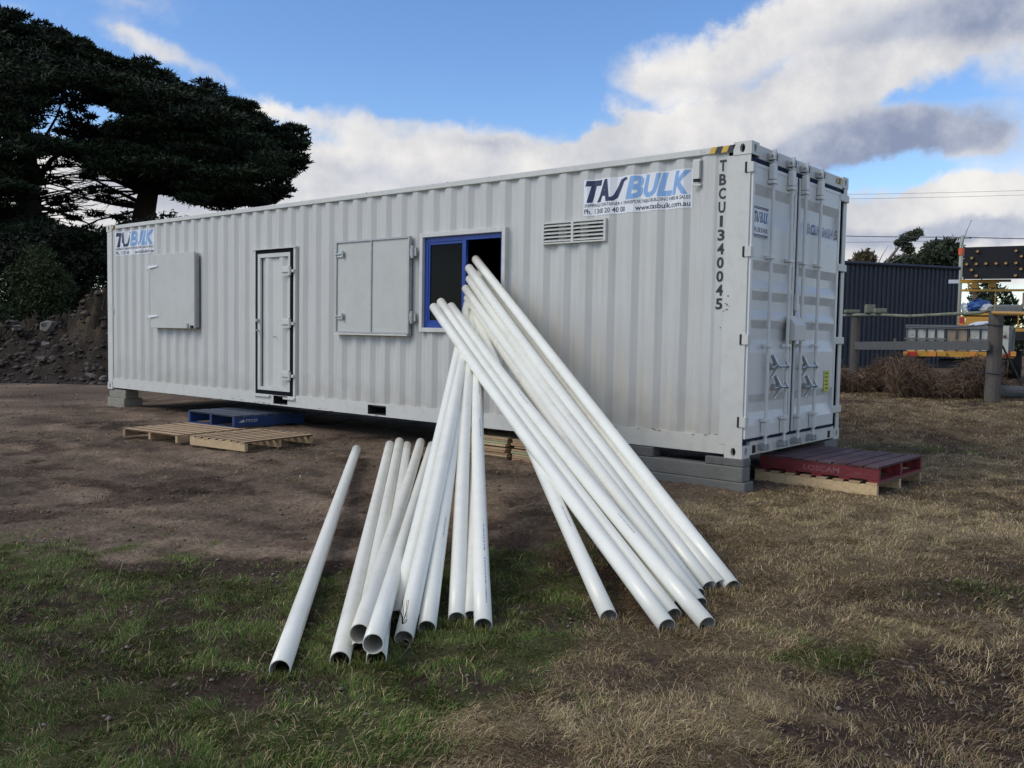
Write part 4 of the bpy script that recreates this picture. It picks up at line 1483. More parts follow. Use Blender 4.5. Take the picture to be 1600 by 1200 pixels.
def pipe_obj(F, T, m, sag):
    d = (T - F)
    L = d.length
    d.normalize()
    n, seg, th = 20, 12, 0.004
    up = Vector((0, 0, 1))
    a = d.cross(up).normalized()
    b = a.cross(d).normalized()
    bow = random.uniform(-0.018, 0.018) if sag > 0 else 0.0
    vo, vi = [], []
    for i in range(seg + 1):
        t = i / seg
        c = d * (L * t) - b * (sag * 4 * t * (1 - t)) + a * (bow * 4 * t * (1 - t))
        for k in range(n):
            w = a * math.cos(2 * math.pi * k / n) + b * math.sin(2 * math.pi * k / n)
            vo.append(c + w * PR)
            vi.append(c + w * (PR - th))
    vs = [tuple(v) for v in vo + vi]
    o_ = (seg + 1) * n
    fs = []
    for i in range(seg):
        for k in range(n):
            k2 = (k + 1) % n
            fs.append((i * n + k, i * n + k2, (i + 1) * n + k2, (i + 1) * n + k))
            fs.append((o_ + i * n + k, o_ + (i + 1) * n + k, o_ + (i + 1) * n + k2, o_ + i * n + k2))
    for k in range(n):
        k2 = (k + 1) % n
        fs.append((k, o_ + k, o_ + k2, k2))
        e = seg * n
        fs.append((e + k, e + k2, o_ + e + k2, o_ + e + k))
    me = bpy.data.meshes.new('pipe')
    me.from_pydata(vs, [], fs)
    me.materials.append(M[m])
    me.materials.append(M['pvc_inside'])
    me.shade_smooth()
    # keep the rims crisp
    for p in me.polygons:
        if p.index >= seg * n * 2:
            p.use_smooth = False
        elif p.index % (2 * n) % 2 == 1:
            p.material_index = 1
    ob = bpy.data.objects.new('pipe', me)
    ob.location = F
    COL.objects.link(ob)
    return ob, d, a, b, L, bow


pipe_ends = []
for (fp, tp, lift, mode, m, sag, lab) in PIPES:
    Fp = gpt(fp[0], fp[1], PR + lift - (0.026 if lift == 0 else 0))
    LEN = {'S': 6.2, 'D': 5.8}.get(mode, 6.0)
    d = ray(*tp)
    w = CAM - Fp
    B = w.dot(d)
    disc = B * B - (w.dot(w) - LEN * LEN)
    t = -B + math.sqrt(max(disc, 0))
    T = CAM + d * t
    ymax = -PR - 0.03
    if mode == 'S' and T.y > ymax:
        T = CAM + d * ((ymax - CAM.y) / d.y)
    pipe_ends.append((Fp, T))
    ob, dd_, a_, b_, L_, bow_ = pipe_obj(Fp, T, m, sag)
    tag(ob, lab, 'pipe', 'white plastic pipes dumped in front of the container')
    print('pipe', [round(v, 2) for v in Fp], [round(v, 2) for v in T], round(L_, 2))
    if ('printed marks' in lab and 'rightmost' in lab) or 'round open mouth facing' in lab or 'foot stands alone' in lab or 'nearest foot' in lab:
        mk = MB()
        # the strip of illegible factory print facing the viewer
        vdir = (CAM - (Fp + dd_ * 1.0)).normalized()
        e1 = (vdir - dd_ * vdir.dot(dd_)).normalized()
        e2 = dd_.cross(e1).normalized()
        ang0 = 0.45
        if (e2.dot(RH)) < 0:
            ang0 = -0.45
        full = 'printed' in lab
        for (s0, s1) in ((0.15, 0.62), (0.70, 1.0), (2.4, 2.75), (3.3, 3.6)) if full else ((0.9, 1.15), (3.0, 3.25)):
            s = s0
            while s < s1:
                ln = random.uniform(0.008, 0.02)
                q = []
                for ss, da in ((s, -0.05), (s + ln, -0.05), (s + ln, 0.07), (s, 0.07)):
                    aa = ang0 + da
                    t_ = ss / L_
                    q.append(dd_ * ss + a_ * (bow_ * 4 * t_ * (1 - t_)) - b_ * (sag * 4 * t_ * (1 - t_)) + (e1 * math.cos(aa) + e2 * math.sin(aa)) * (PR + 0.0012))
                mk.quad(*q)
                s += ln + random.uniform(0.004, 0.02)
        mk.build('printed_marks', 'mid_ink' if full else 'faded_ink', ob)['kind'] = 'stuff'

# ------------------------------------------------------------------ grass


def blades(x, y, length, lean, width, col, rot=None):
    n = len(x)
    z = gz(x, y) - 0.006
    rot = rng.random(n) * 2 * np.pi if rot is None else rot
    c, s = np.cos(rot), np.sin(rot)
    base = np.stack([x, y, z], -1)
    side = np.stack([-s, c, np.zeros(n)], -1) * (width * 0.5)[:, None]
    fw = np.stack([c, s, np.zeros(n)], -1)
    l1 = lean * 0.7
    l2 = np.minimum(lean * 1.25, 1.62)
    p1_ = base + fw * (np.sin(l1) * length * 0.5)[:, None]
    p1_[:, 2] += np.cos(l1) * length * 0.5
    turn = rng.normal(0, 0.55, n)
    ct, st_ = np.cos(turn), np.sin(turn)
    fw2 = np.stack([c * ct - s * st_, s * ct + c * st_, np.zeros(n)], -1)
    p2_ = p1_ + fw2 * (np.sin(l2) * length * 0.5)[:, None]
    p2_[:, 2] += np.cos(l2) * length * 0.5
    V_ = np.stack([base - side, base + side, p1_ - side * 0.8, p1_ + side * 0.8, p2_], 1).reshape(-1, 3)
    o_ = np.arange(n)[:, None] * 5
    Fc = np.concatenate([o_ + np.array([[0, 1, 3]]), o_ + np.array([[0, 3, 2]]), o_ + np.array([[2, 3, 4]])], 0)
    C_ = np.repeat(col, 5, axis=0)
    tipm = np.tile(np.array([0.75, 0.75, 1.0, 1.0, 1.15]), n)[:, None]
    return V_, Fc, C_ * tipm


def scatter(n, dmin, dmax, power=0.35):
    """points on the paddock, thicker where it is near"""
    u = rng.random(n)
    d = (dmin ** power + u * (dmax ** power - dmin ** power)) ** (1 / power)
    r = (rng.random(n) * 2 - 1) * (0.70 * d + 0.5)
    x_ = CAM.x + d * FH.x + r * RH.x
    y_ = CAM.y + d * FH.y + r * RH.y
    return x_, y_, d


def grass(n):
    x_, y_, d = scatter(n, 2.5, 24.0)
    dirt, green, soil, straw = zones(x_, y_)
    clump = fbm(x_, y_, 9.0, 3, 0.6, 60.0)
    tuft = sst(fbm(x_, y_, 3.3, 4, 0.65, 111.0), 0.60, 0.72)
    keep = rng.random(n) < (1 - dirt * (0.992 - 0.30 * tuft)) * (1 - 0.72 * soil) * (0.25 + 1.35 * sst(clump, 0.3, 0.65))
    keep &= ~((x_ < 0.02) & (x_ > -12.3) & (y_ > -0.02) & (y_ < 2.5))
    keep &= ~((x_ < 1.05) & (x_ > -0.2) & (y_ > 0.68) & (y_ < 1.9))
    # nothing grows up inside a pipe
    for (F_, T_) in pipe_ends:
        ax_, ay_ = T_.x - F_.x, T_.y - F_.y
        L2 = math.hypot(ax_, ay_)
        ax_, ay_ = ax_ / L2, ay_ / L2
        s_ = (x_ - F_.x) * ax_ + (y_ - F_.y) * ay_
        q_ = np.abs(-(x_ - F_.x) * ay_ + (y_ - F_.y) * ax_)
        zc_ = F_.z + (T_.z - F_.z) * s_ / L2 - gz_base(F_.x, F_.y)
        keep &= ~((s_ > -0.004) & (s_ < L2) & (q_ < PR * 1.05) & (zc_ < 0.13))
    x_, y_, d, dirt, green, soil, straw, clump = [v[keep] for v in (x_, y_, d, dirt, green, soil, straw, clump)]
    isg = rng.random(len(x_)) < (0.06 + 0.78 * green)
    out = {}
    for key, sel in (('green', isg), ('dry', ~isg)):
        xs_, ys2, ds, st, cl = x_[sel], y_[sel], d[sel], straw[sel], clump[sel]
        k = len(xs_)
        wide = (0.0012 + 0.00030 * ds) * (0.7 + 0.6 * rng.random(k))
        big = fbm(xs_, ys2, 0.9, 3, 0.5, 31.0)
        if key == 'green':
            length = (0.012 + 0.024 * rng.random(k) + 0.018 * cl)
            lean = 0.45 + 0.75 * rng.random(k)
            t_ = rng.random(k)[:, None]
            col = np.array([[0.052, 0.090, 0.014]]) * (1 - t_) + np.array([[0.130, 0.190, 0.036]]) * t_
            wide = wide * 1.15
        else:
            length = (0.018 + 0.052 * rng.random(k) ** 1.6 + 0.014 * cl)
            lean = 0.80 + 0.75 * rng.random(k) ** 0.7
            t_ = np.clip(rng.random(k) ** 2.0 + 0.34 * (st - 0.3), 0, 1)[:, None]
            col = np.array([[0.140, 0.090, 0.046]]) * (1 - t_) + np.array([[0.60, 0.465, 0.245]]) * t_
            hot = rng.random(k) < 0.03
            col[hot] = np.array([0.58, 0.50, 0.34])
        col = col * (0.7 + 0.6 * rng.random(k))[:, None] * (0.7 + 0.6 * big)[:, None]
        # blades lie in loose swirls
        rot = 2 * np.pi * (fbm(xs_, ys2, 2.3, 2, 0.5, 7.0) * 2.2) + rng.normal(0, 1.0, k)
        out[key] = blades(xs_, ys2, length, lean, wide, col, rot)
    return out


gg = grass(1380000)
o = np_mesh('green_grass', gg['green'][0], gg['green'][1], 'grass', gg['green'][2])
tag(o, 'short green grass growing in patches at the front left', 'grass', kind='stuff')
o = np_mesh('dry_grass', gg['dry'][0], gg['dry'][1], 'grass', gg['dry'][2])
tag(o, 'mown dry straw coloured grass covering the ground in front and at right', 'grass', kind='stuff')
# longer tufts where the pipe feet have kept the mower off
xs_, ys2 = [], []
for (F_, T_) in pipe_ends:
    if F_.z > float(gz_base(F_.x, F_.y)) + PR + 0.02:
        continue
    ax_, ay_ = T_.x - F_.x, T_.y - F_.y
    L2 = math.hypot(ax_, ay_)
    ax_, ay_ = ax_ / L2, ay_ / L2
    for _ in range(110):
        u_ = rng.uniform(-0.09, 0.09)
        w_ = -rng.uniform(0.006, 0.09)
        xs_.append(F_.x + ax_ * w_ - ay_ * u_)
        ys2.append(F_.y + ay_ * w_ + ax_ * u_)
xs_, ys2 = np.array(xs_), np.array(ys2)
n = len(xs_)
dirt, green, soil, straw = zones(xs_, ys2)
t_ = rng.random(n)[:, None]
gm_ = (rng.random(n) < green * 0.8)[:, None]
cd_ = np.where(gm_, np.array([[0.05, 0.08, 0.012]]) * (1 - t_) + np.array([[0.14, 0.18, 0.036]]) * t_, np.array([[0.13, 0.09, 0.045]]) * (1 - t_) + np.array([[0.46, 0.36, 0.19]]) * t_)
V_, F_, C_ = blades(xs_, ys2, 0.025 + 0.045 * rng.random(n), 0.1 + 0.9 * rng.random(n), np.full(n, 0.0038), cd_)
o = np_mesh('grass_tufts', V_, F_, 'grass', C_)
tag(o, 'longer grass tufts standing at the open ends of the white pipes', 'grass', kind='stuff')
# long loose straws lying about
n = 1500
x_, y_, d_ = scatter(n, 2.6, 12, 0.6)
dirt, green, soil, straw = zones(x_, y_)
kp = rng.random(n) < (1 - 0.8 * dirt)
x_, y_ = x_[kp], y_[kp]
n = len(x_)
V_, F_, C_ = blades(x_, y_, 0.06 + 0.12 * rng.random(n), 1.25 + 0.3 * rng.random(n), np.full(n, 0.0024), np.array([[0.36, 0.29, 0.18]]) * (0.5 + 0.7 * rng.random(n))[:, None])
V_[:, 2] += 0.018
o = np_mesh('loose_straw', V_, F_, 'grass', C_)
tag(o, 'loose pale straws and stalks lying over the grass', 'straw', kind='stuff')

# clods and pebbles on the bare earth
n = 42000
x_, y_, d_ = scatter(n, 3.0, 26, 0.8)
dirt, green, soil, straw = zones(x_, y_)
kp = (rng.random(n) < (dirt * 0.9 + soil * 0.8)) & ~((x_ < -0.1) & (y_ > 0.3) & (y_ < 2.4))
x_, y_, d_ = x_[kp], y_[kp], d_[kp]
n = len(x_)
octv = np.array([[1, 0, 0], [0, 1, 0], [-1, 0, 0], [0, -1, 0], [0, 0, 1], [0, 0, -1.0]])
octf = np.array([[0, 1, 4], [1, 2, 4], [2, 3, 4], [3, 0, 4], [1, 0, 5], [2, 1, 5], [3, 2, 5], [0, 3, 5]])
sz = (0.0022 + 0.014 * rng.random(n) ** 5) * (1 + 0.05 * d_)
V_ = octv[None] * sz[:, None, None] * (0.6 + 0.7 * rng.random((n, 6, 3))) * np.array([1, 1, 0.55])
V_ += np.stack([x_, y_, gz(x_, y_) + sz * 0.1], -1)[:, None, :]
F_ = (np.arange(n)[:, None, None] * 6 + octf[None]).reshape(-1, 3)
t_ = rng.random(n)[:, None]
C_ = np.repeat((np.array([[0.11, 0.080, 0.062]]) * (1 - t_) + np.array([[0.21, 0.175, 0.145]]) * t_), 6, axis=0)
o = np_mesh('soil_clods', V_.reshape(-1, 3), F_, 'grass', C_)
tag(o, 'small clods and pebbles strewn over the bare brown earth', 'clods', kind='stuff')

# ------------------------------------------------------------------ earth mound with rocks behind the far end
def mound_h(r, d):
    # r: sideways, d: distance from the viewer
    base = sst(d, 21.3, 24.2) * (1 - sst(d, 29, 33))
    prof_ = 1.15 + 1.35 * sst(r, -13.8, -10.4) + 0.25 * np.sin(r * 1.7)
    h = base * prof_ * (1 - 0.5 * sst(r, -7, -3)) * (1 - sst(r, -4, 1))
    return h


rr, dd2 = np.meshgrid(np.arange(-24, 2, 0.085), np.arange(20.6, 34, 0.085))
x_ = CAM.x + dd2 * FH.x + rr * RH.x
y_ = CAM.y + dd2 * FH.y + rr * RH.y
mh = mound_h(rr, dd2)
lump = (fbm(x_, y_, 1.6, 6, 0.62, 8.0) - 0.5) * 1.3 + (np.abs(fbm(x_, y_, 4.0, 5, 0.7, 9.0) - 0.5)) * 1.7
zz = gz(x_, y_) - 0.06 + mh * (0.85 + 0.35 * lump) + lump * 0.22 * sst(mh, 0.02, 0.5)
V_ = np.stack([x_, y_, zz], -1).reshape(-1, 3)
i = np.arange(x_.size).reshape(x_.shape)
q = np.stack([i[:-1, :-1], i[:-1, 1:], i[1:, 1:], i[1:, :-1]], -1).reshape(-1, 4)
cc = np.ones(x_.shape + (3,)) * np.array([0.034, 0.027, 0.022])
n1 = fbm(x_, y_, 2.2, 5, 0.65, 52.0)
drygr = sst(mh, 1.0, 1.8) * sst(n1, 0.45, 0.6)
cc = cc * (0.5 + 1.0 * n1)[..., None]
cc = cc * (1 - 0.6 * drygr[..., None]) + np.array([0.09, 0.07, 0.042]) * 0.6 * drygr[..., None]
o = np_mesh('earth_mound', V_, q, bpy.data.materials['paddock_soil'], cc.reshape(-1, 3))
tag(o, kind='structure')


def mz(r, d):
    r = np.asarray(r, float)
    d = np.asarray(d, float)
    x = CAM.x + d * FH.x + r * RH.x
    y = CAM.y + d * FH.y + r * RH.y
    h = mound_h(r, d)
    lp = (fbm(x, y, 1.6, 6, 0.62, 8.0) - 0.5) * 1.3 + (np.abs(fbm(x, y, 4.0, 5, 0.7, 9.0) - 0.5)) * 1.7
    return x, y, gz(x, y) - 0.06 + h * (0.85 + 0.35 * lp) + lp * 0.22 * sst(h, 0.02, 0.5)


def rock(name, p, size, m, label, group, flat=0.6):
    bm = bmesh.new()
    bmesh.ops.create_icosphere(bm, subdivisions=2, radius=1)
    sx, sy, sz_ = size
    sd_ = random.random() * 50
    for v in bm.verts:
        k = 0.45 + 1.0 * float(fbm(np.array([v.co.x * 1.3 + sd_]), np.array([v.co.y * 1.3 + v.co.z * 2.1 + sd_]), 1.6, 3)[0])
        k *= 1 / max(0.62, max(abs(v.co.x), abs(v.co.y), abs(v.co.z))) * 0.8
        v.co = Vector((v.co.x * sx * k, v.co.y * sy * k, v.co.z * sz_ * k))
    me = bpy.data.meshes.new(name)
    bm.to_mesh(me)
    bm.free()
    me.materials.append(M[m])
    o_ = bpy.data.objects.new(name, me)
    o_.location = p
    o_.rotation_euler = (random.uniform(-0.3, 0.3), random.uniform(-0.3, 0.3), random.uniform(0, 6))
    COL.objects.link(o_)
    tag(o_, label, 'rock', group)
    return o_


def mound_at(px, py):
    """first hit of a sight line on the mound"""
    v = ray(px, py)
    ds = np.linspace(20.8, 30, 400)
    hd_ = v.x * FH.x + v.y * FH.y
    hr_ = v.x * RH.x + v.y * RH.y
    t = ds / hd_
    x, y, z = mz(hr_ * t, ds)
    zr = CAM.z + v.z * t
    k = np.argmax(zr <= z)
    return Vector((CAM.x + v.x * t[k], CAM.y + v.y * t[k], float(z[k])))


rk = 'rocks on the earth mound'
for (px, py, s, m, lab) in (
        (75, 512, (0.20, 0.18, 0.17), 'rock_pale', 'rounded pale rock high on the dark mound'),
        (28, 514, (0.26, 0.14, 0.10), 'rock_pale', 'flat pale slab near the top left of the mound'),
        (72, 540, (0.12, 0.10, 0.09), 'rock_pale', 'small pale rock half way up the mound'),
        (66, 562, (0.34, 0.12, 0.07), 'rock', 'long grey slab tilted on the mound face'),
        (82, 563, (0.20, 0.10, 0.07), 'rock', 'short grey slab right of the long tilted one'),
        (151, 574, (0.12, 0.11, 0.10), 'rock', 'round grey rock above the pale pair by the container end'),
        (143, 588, (0.17, 0.12, 0.07), 'rock_pale', 'left pale rock of the pair beside the container end'),
        (162, 590, (0.12, 0.10, 0.06), 'rock_pale', 'right pale rock of the pair touching the container end in view'),
        (145, 601, (0.13, 0.10, 0.07), 'rock', 'dull grey rock at the foot of the mound left of another'),
        (160, 602, (0.12, 0.10, 0.07), 'rock', 'dull grey rock at the foot of the mound nearest the container'),
        (20, 505, (0.14, 0.12, 0.08), 'rock', 'small grey rock on the left crest of the mound')):
    p = mound_at(px, py)
    rock('rock', p, s, m, lab, rk)
# broken clods on the mound
n = 9000
r_ = -17 + 14 * rng.random(n)
d_ = 21.0 + 6.5 * rng.random(n)
x_, y_, z_ = mz(r_, d_)
sz = 0.02 + 0.12 * rng.random(n) ** 3
V_ = octv[None] * sz[:, None, None] * (0.6 + 0.7 * rng.random((n, 6, 3))) * np.array([1, 1, 0.6])
V_ += np.stack([x_, y_, z_], -1)[:, None, :]
F_ = (np.arange(n)[:, None, None] * 6 + octf[None]).reshape(-1, 3)
t_ = rng.random(n)[:, None] ** 2
C_ = np.repeat((np.array([[0.028, 0.023, 0.019]]) * (1 - t_) + np.array([[0.10, 0.082, 0.066]]) * t_), 6, axis=0)
o = np_mesh('mound_rubble', V_.reshape(-1, 3), F_, 'grass', C_)
tag(o, 'broken clods and rubble scattered over the dark earth mound', 'rubble', kind='stuff')
# dry weeds on the crest
n = 9000
r_ = -15 + 9 * rng.random(n)
d_ = 23.4 + 3.0 * rng.random(n)
x_, y_, z_ = mz(r_, d_)
kp = fbm(x_, y_, 1.2, 3, 0.5, 70.0) > 0.52
x_, y_, z_ = x_[kp], y_[kp], z_[kp]
n = len(x_)
V_, F_, C_ = blades(x_, y_, 0.15 + 0.2 * rng.random(n), 0.3 + 0.9 * rng.random(n), np.full(n, 0.014), np.array([[0.12, 0.095, 0.055]]) * (0.4 + 0.8 * rng.random(n))[:, None])
V_[:, 2] += np.repeat(z_ - gz(x_, y_), 5)
o = np_mesh('mound_weeds', V_, F_, 'grass', C_)
tag(o, 'dry weeds growing along the crest of the earth mound', 'weeds', kind='stuff')

# ------------------------------------------------------------------ foliage


def leaf_cloud(pads, size, col_a, col_b, elong=1.0, updir=0.0, shell=0.55):
    """pads: (cx,cy,cz,rx,ry,rz,n). random leaf-sized triangles through each pad"""
    Vs, Cs = [], []
    for (cx, cy, cz, rx_, ry_, rz_, n_) in pads:
        n_ = int(n_)
        v = rng.normal(size=(n_, 3))
        v /= np.linalg.norm(v, axis=1)[:, None]
        rad = (shell + (1 - shell) * rng.random(n_)) ** 1.0 * (0.85 + 0.3 * rng.random(n_))
        c = v * rad[:, None] * np.array([rx_, ry_, rz_]) + np.array([cx, cy, cz])
        s = size * (0.5 + rng.random(n_))
        a = rng.normal(size=(n_, 3))
        if updir:
            a = a * (1 - updir) + (v * np.array([1.2, 1.2, 0.5]) + np.array([0, 0, 0.35])) * updir * 1.5
        a /= np.linalg.norm(a, axis=1)[:, None]
        b = np.cross(a, rng.normal(size=(n_, 3)))
        b /= np.linalg.norm(b, axis=1)[:, None] + 1e-6
        p0 = c - b * (s * 0.34)[:, None] - a * (s * 0.3)[:, None]
        p1_ = c + b * (s * 0.34)[:, None] - a * (s * 0.3)[:, None]
        p2_ = c + a * (s * elong)[:, None]
        Vs.append(np.stack([p0, p1_, p2_], 1).reshape(-1, 3))
        t_ = rng.random(n_)[:, None]
        tone = 0.75 + 0.5 * rng.random()
        Cs.append(np.repeat((np.array([col_a]) * (1 - t_) + np.array([col_b]) * t_) * tone, 3, axis=0))
    V_ = np.concatenate(Vs)
    C_ = np.concatenate(Cs)
    F_ = np.arange(len(V_)).reshape(-1, 3)
    return V_, F_, C_


def inside(poly, x, y):
    c = False
    j = len(poly) - 1
    for i_ in range(len(poly)):
        xi, yi = poly[i_]
        xj, yj = poly[j]
        if (yi > y) != (yj > y) and x < (xj - xi) * (y - yi) / (yj - yi) + xi:
            c = not c
        j = i_
    return c


GAPS = [[(92, 176), (140, 150), (158, 192), (86, 196)], [(36, 246), (108, 252), (112, 266), (40, 262)], [(58, 300), (120, 304), (150, 342), (140, 354), (80, 338)],
        [(152, 290), (204, 290), (210, 326), (170, 344), (138, 318)]]


def sample_pads(poly, n, D0, D1, rw, rh, dens, gap=True, hole_margin=0.0):
    xs_ = [p[0] for p in poly]
    ys_2 = [p[1] for p in poly]
    out = []
    tries = 0
    while len(out) < n and tries < 60000:
        tries += 1
        px = random.uniform(min(xs_), max(xs_))
        py = random.uniform(min(ys_2), max(ys_2))
        if not inside(poly, px, py):
            continue
        D = random.uniform(D0, D1)
        w_ = random.uniform(*rw)
        h_ = random.uniform(*rh)
        wp = w_ * F_PX / D
        hp = h_ * F_PX / D
        # keep the pad within the outline
        if not (inside(poly, px - wp * 0.7, py) and inside(poly, px + wp * 0.7, py) and inside(poly, px, py - hp * 0.7)):
            continue
        if gap:
            bad = False
            for gp in GAPS:
                for (qx, qy) in ((px, py), (px - wp * 0.9, py), (px + wp * 0.9, py), (px, py - hp), (px, py + hp), (px - wp * .5, py - hp * .6), (px + wp * .5, py + hp * .6)):
                    if inside(gp, qx, qy):
                        bad = True
            if bad:
                continue
        p = at(px, py, D)
        out.append((p.x, p.y, p.z, w_, w_, h_, dens * w_ * w_))
    return out


def spray_pads(line, D0, D1, n, dens, out_px=14, rightward=0.0):
    """ragged flat sprays standing off the outline"""
    out = []
    seg = [math.hypot(b[0] - a[0], b[1] - a[1]) for a, b in zip(line[:-1], line[1:])]
    for k in range(n):
        t = random.random() * sum(seg)
        i_ = 0
        while t > seg[i_] and i_ < len(seg) - 1:
            t -= seg[i_]
            i_ += 1
        a, b = line[i_], line[i_ + 1]
        f = min(1, t / seg[i_])
        D = random.uniform(D0, D1)
        w_ = random.uniform(0.25, 0.65)
        o_ = abs(random.gauss(0, out_px * 0.55))
        p = at(a[0] + (b[0] - a[0]) * f + rightward * o_ + random.uniform(-4, 4), a[1] + (b[1] - a[1]) * f - (1 - abs(rightward)) * o_ + random.uniform(-2, 8), D)
        out.append((p.x, p.y, p.z, w_, w_, random.uniform(0.07, 0.15), dens * w_))
    return out


def edge_pads(line, D0, D1, rw, rh, dens, step):
    out = []
    for (a, b) in zip(line[:-1], line[1:]):
        L_ = math.hypot(b[0] - a[0], b[1] - a[1])
        k = max(1, int(L_ / step))
        for i_ in range(k):
            t = (i_ + random.random() * 0.6) / k
            D = random.uniform(D0, D1)
            w_ = random.uniform(*rw)
            h_ = random.uniform(*rh)
            p = at(a[0] + (b[0] - a[0]) * t - w_ * 0.5 * F_PX / D, a[1] + (b[1] - a[1]) * t + h_ * F_PX / D, D)
            out.append((p.x, p.y, p.z, w_, w_, h_, dens * w_ * w_))
    return out


def tree_from(name, label, base, group, trunk_pts, trunk_r, limbs, pads, size, ca_, cb_, cat='tree', elong=1.0, updir=0.0, bark='bark', twigs=None):
    root = empty(name, base, 0, label, cat, group)
    bx = Vector(base)
    mb_ = MB()
    mb_.tube([Vector(p) - bx for p in trunk_pts], trunk_r, 10)
    tr_ = mb_.build('trunk', bark, root, smooth=True)
    if limbs:
        mb_ = MB()
        for pts, r0 in limbs:
            pts = [Vector(p) - bx for p in pts]
            mb_.tube(pts, [r0 * (1 - 0.75 * i_ / (len(pts) - 1)) for i_ in range(len(pts))], 6)
        mb_.build('limbs', bark, root, smooth=True)
    if twigs:
        mb_ = MB()
        for pts, r0 in twigs:
            pts = [Vector(p) - bx for p in pts]
            mb_.tube(pts, [r0 * (1 - 0.7 * i_ / (len(pts) - 1)) for i_ in range(len(pts))], 4)
        tw = mb_.build('twigs', bark, root)
        tw['kind'] = 'stuff'
    V_, F_, C_ = leaf_cloud(pads, size, ca_, cb_, elong, updir)
    V_ = V_ - np.array(base)
    cr = np_mesh('crown', V_, F_, 'leaf', C_, root)
    return root


# --- the two big wind-shaped cypresses on the left
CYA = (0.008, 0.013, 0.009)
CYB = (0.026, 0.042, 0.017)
# crown A outline
polyA = [(90, 92), (130, 78), (160, 92), (182, 104), (200, 116), (235, 112), (262, 130), (300, 148), (345, 166), (385, 172), (400, 192), (432, 206), (458, 212), (470, 238), (446, 262), (425, 280), (405, 290),
         (432, 298), (390, 318), (345, 330), (300, 322), (262, 300), (240, 305), (205, 292), (165, 272), (110, 262), (60, 240), (60, 150)]
topA = [(100, 84), (130, 76), (160, 90), (183, 103), (230, 112), (262, 128), (300, 145), (345, 162), (385, 168), (402, 188), (432, 203), (460, 208), (470, 236)]
rightA = [(470, 240), (448, 262), (428, 282), (434, 298), (392, 318)]
padsA = sample_pads(polyA, 230, 35, 45, (0.7, 1.8), (0.14, 0.34), 520) + edge_pads(topA, 38, 42, (0.5, 1.0), (0.10, 0.2), 720, 14) + edge_pads(rightA, 38, 42, (0.5, 1.0), (0.1, 0.2), 720, 13)
padsA += spray_pads(topA, 37, 43, 80, 420, 15) + spray_pads(rightA, 37, 43, 26, 420, 14, 0.8)
tb = gpt(235, 590)
D_A = 40.0
bA = at(218, 505, D_A)
bA = (bA.x, bA.y, 0.0)
limA = []
twA = []
top_t = at(238, 255, D_A)
for (a, b, c, r0, D2) in (((232, 300), (290, 262), (400, 240), 0.22, 40), ((235, 290), (260, 230), (330, 185), 0.2, 41), ((230, 285), (215, 220), (190, 130), 0.22, 40), ((226, 300), (180, 282), (90, 225), 0.16, 39),
                      ((222, 318), (185, 300), (130, 272), 0.12, 39.5), ((220, 325), (170, 318), (95, 300), 0.10, 40.5), ((236, 300), (300, 300), (380, 300), 0.13, 39), ((232, 280), (240, 200), (270, 150), 0.2, 41)):
    limA.append(([at(*a, D_A), at(*b, (D_A + D2) / 2), at(*c, D2)], r0))
for k in range(15):
    a = (random.uniform(205, 226), random.uniform(285, 335))
    ang = random.uniform(2.5, 3.75)
    L_ = random.uniform(60, 170)
    b = (a[0] + math.cos(ang) * L_ * 0.55, a[1] + math.sin(ang) * L_ * 0.35 - 4)
    c = (a[0] + math.cos(ang) * L_, a[1] + math.sin(ang) * L_ * 0.55 + random.uniform(-22, 14))
    D2 = random.uniform(38, 42)
    twA.append(([at(*a, D_A), at(*b, D2), at(*c, D2)], random.choice((0.02, 0.025, 0.03, 0.06))))
    for j in range(4):
        e = (c[0] + random.uniform(-20, 26), c[1] + random.uniform(-26, 26))
        twA.append(([at(*b, D2), at(*e, D2)], 0.014))
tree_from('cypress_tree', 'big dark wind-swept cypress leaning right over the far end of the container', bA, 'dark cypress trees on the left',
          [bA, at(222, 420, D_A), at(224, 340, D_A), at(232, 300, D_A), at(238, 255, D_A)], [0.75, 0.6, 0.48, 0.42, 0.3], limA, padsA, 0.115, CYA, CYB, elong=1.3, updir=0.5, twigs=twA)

polyB = [(-260, 60), (-180, 30), (-90, 50), (-30, 38), (0, 30), (20, 34), (40, 52), (70, 58), (120, 72), (150, 92), (150, 150), (70, 165), (60, 205), (120, 205), (150, 240), (30, 240), (36, 270), (20, 300), (60, 345), (40, 380), (-40, 400), (-260, 400)]
topB = [(-250, 62), (-180, 32), (-90, 50), (-30, 40), (0, 30), (22, 32), (42, 50), (75, 56), (120, 70), (150, 88)]
padsB = sample_pads(polyB, 230, 33, 44, (0.7, 1.7), (0.14, 0.34), 400) + edge_pads(topB, 36, 40, (0.5, 1.0), (0.10, 0.2), 720, 14) + spray_pads(topB, 36, 41, 80, 420, 15)
padsB += sample_pads([(-200, 150), (75, 150), (80, 210), (85, 240), (55, 268), (62, 300), (85, 345), (80, 400), (-200, 400)], 150, 33, 37, (0.6, 1.3), (0.14, 0.3), 520)
padsB += sample_pads([(20, 340), (70, 338), (130, 356), (200, 352), (240, 340), (250, 420), (20, 420)], 60, 34, 38, (0.5, 1.0), (0.14, 0.3), 520)
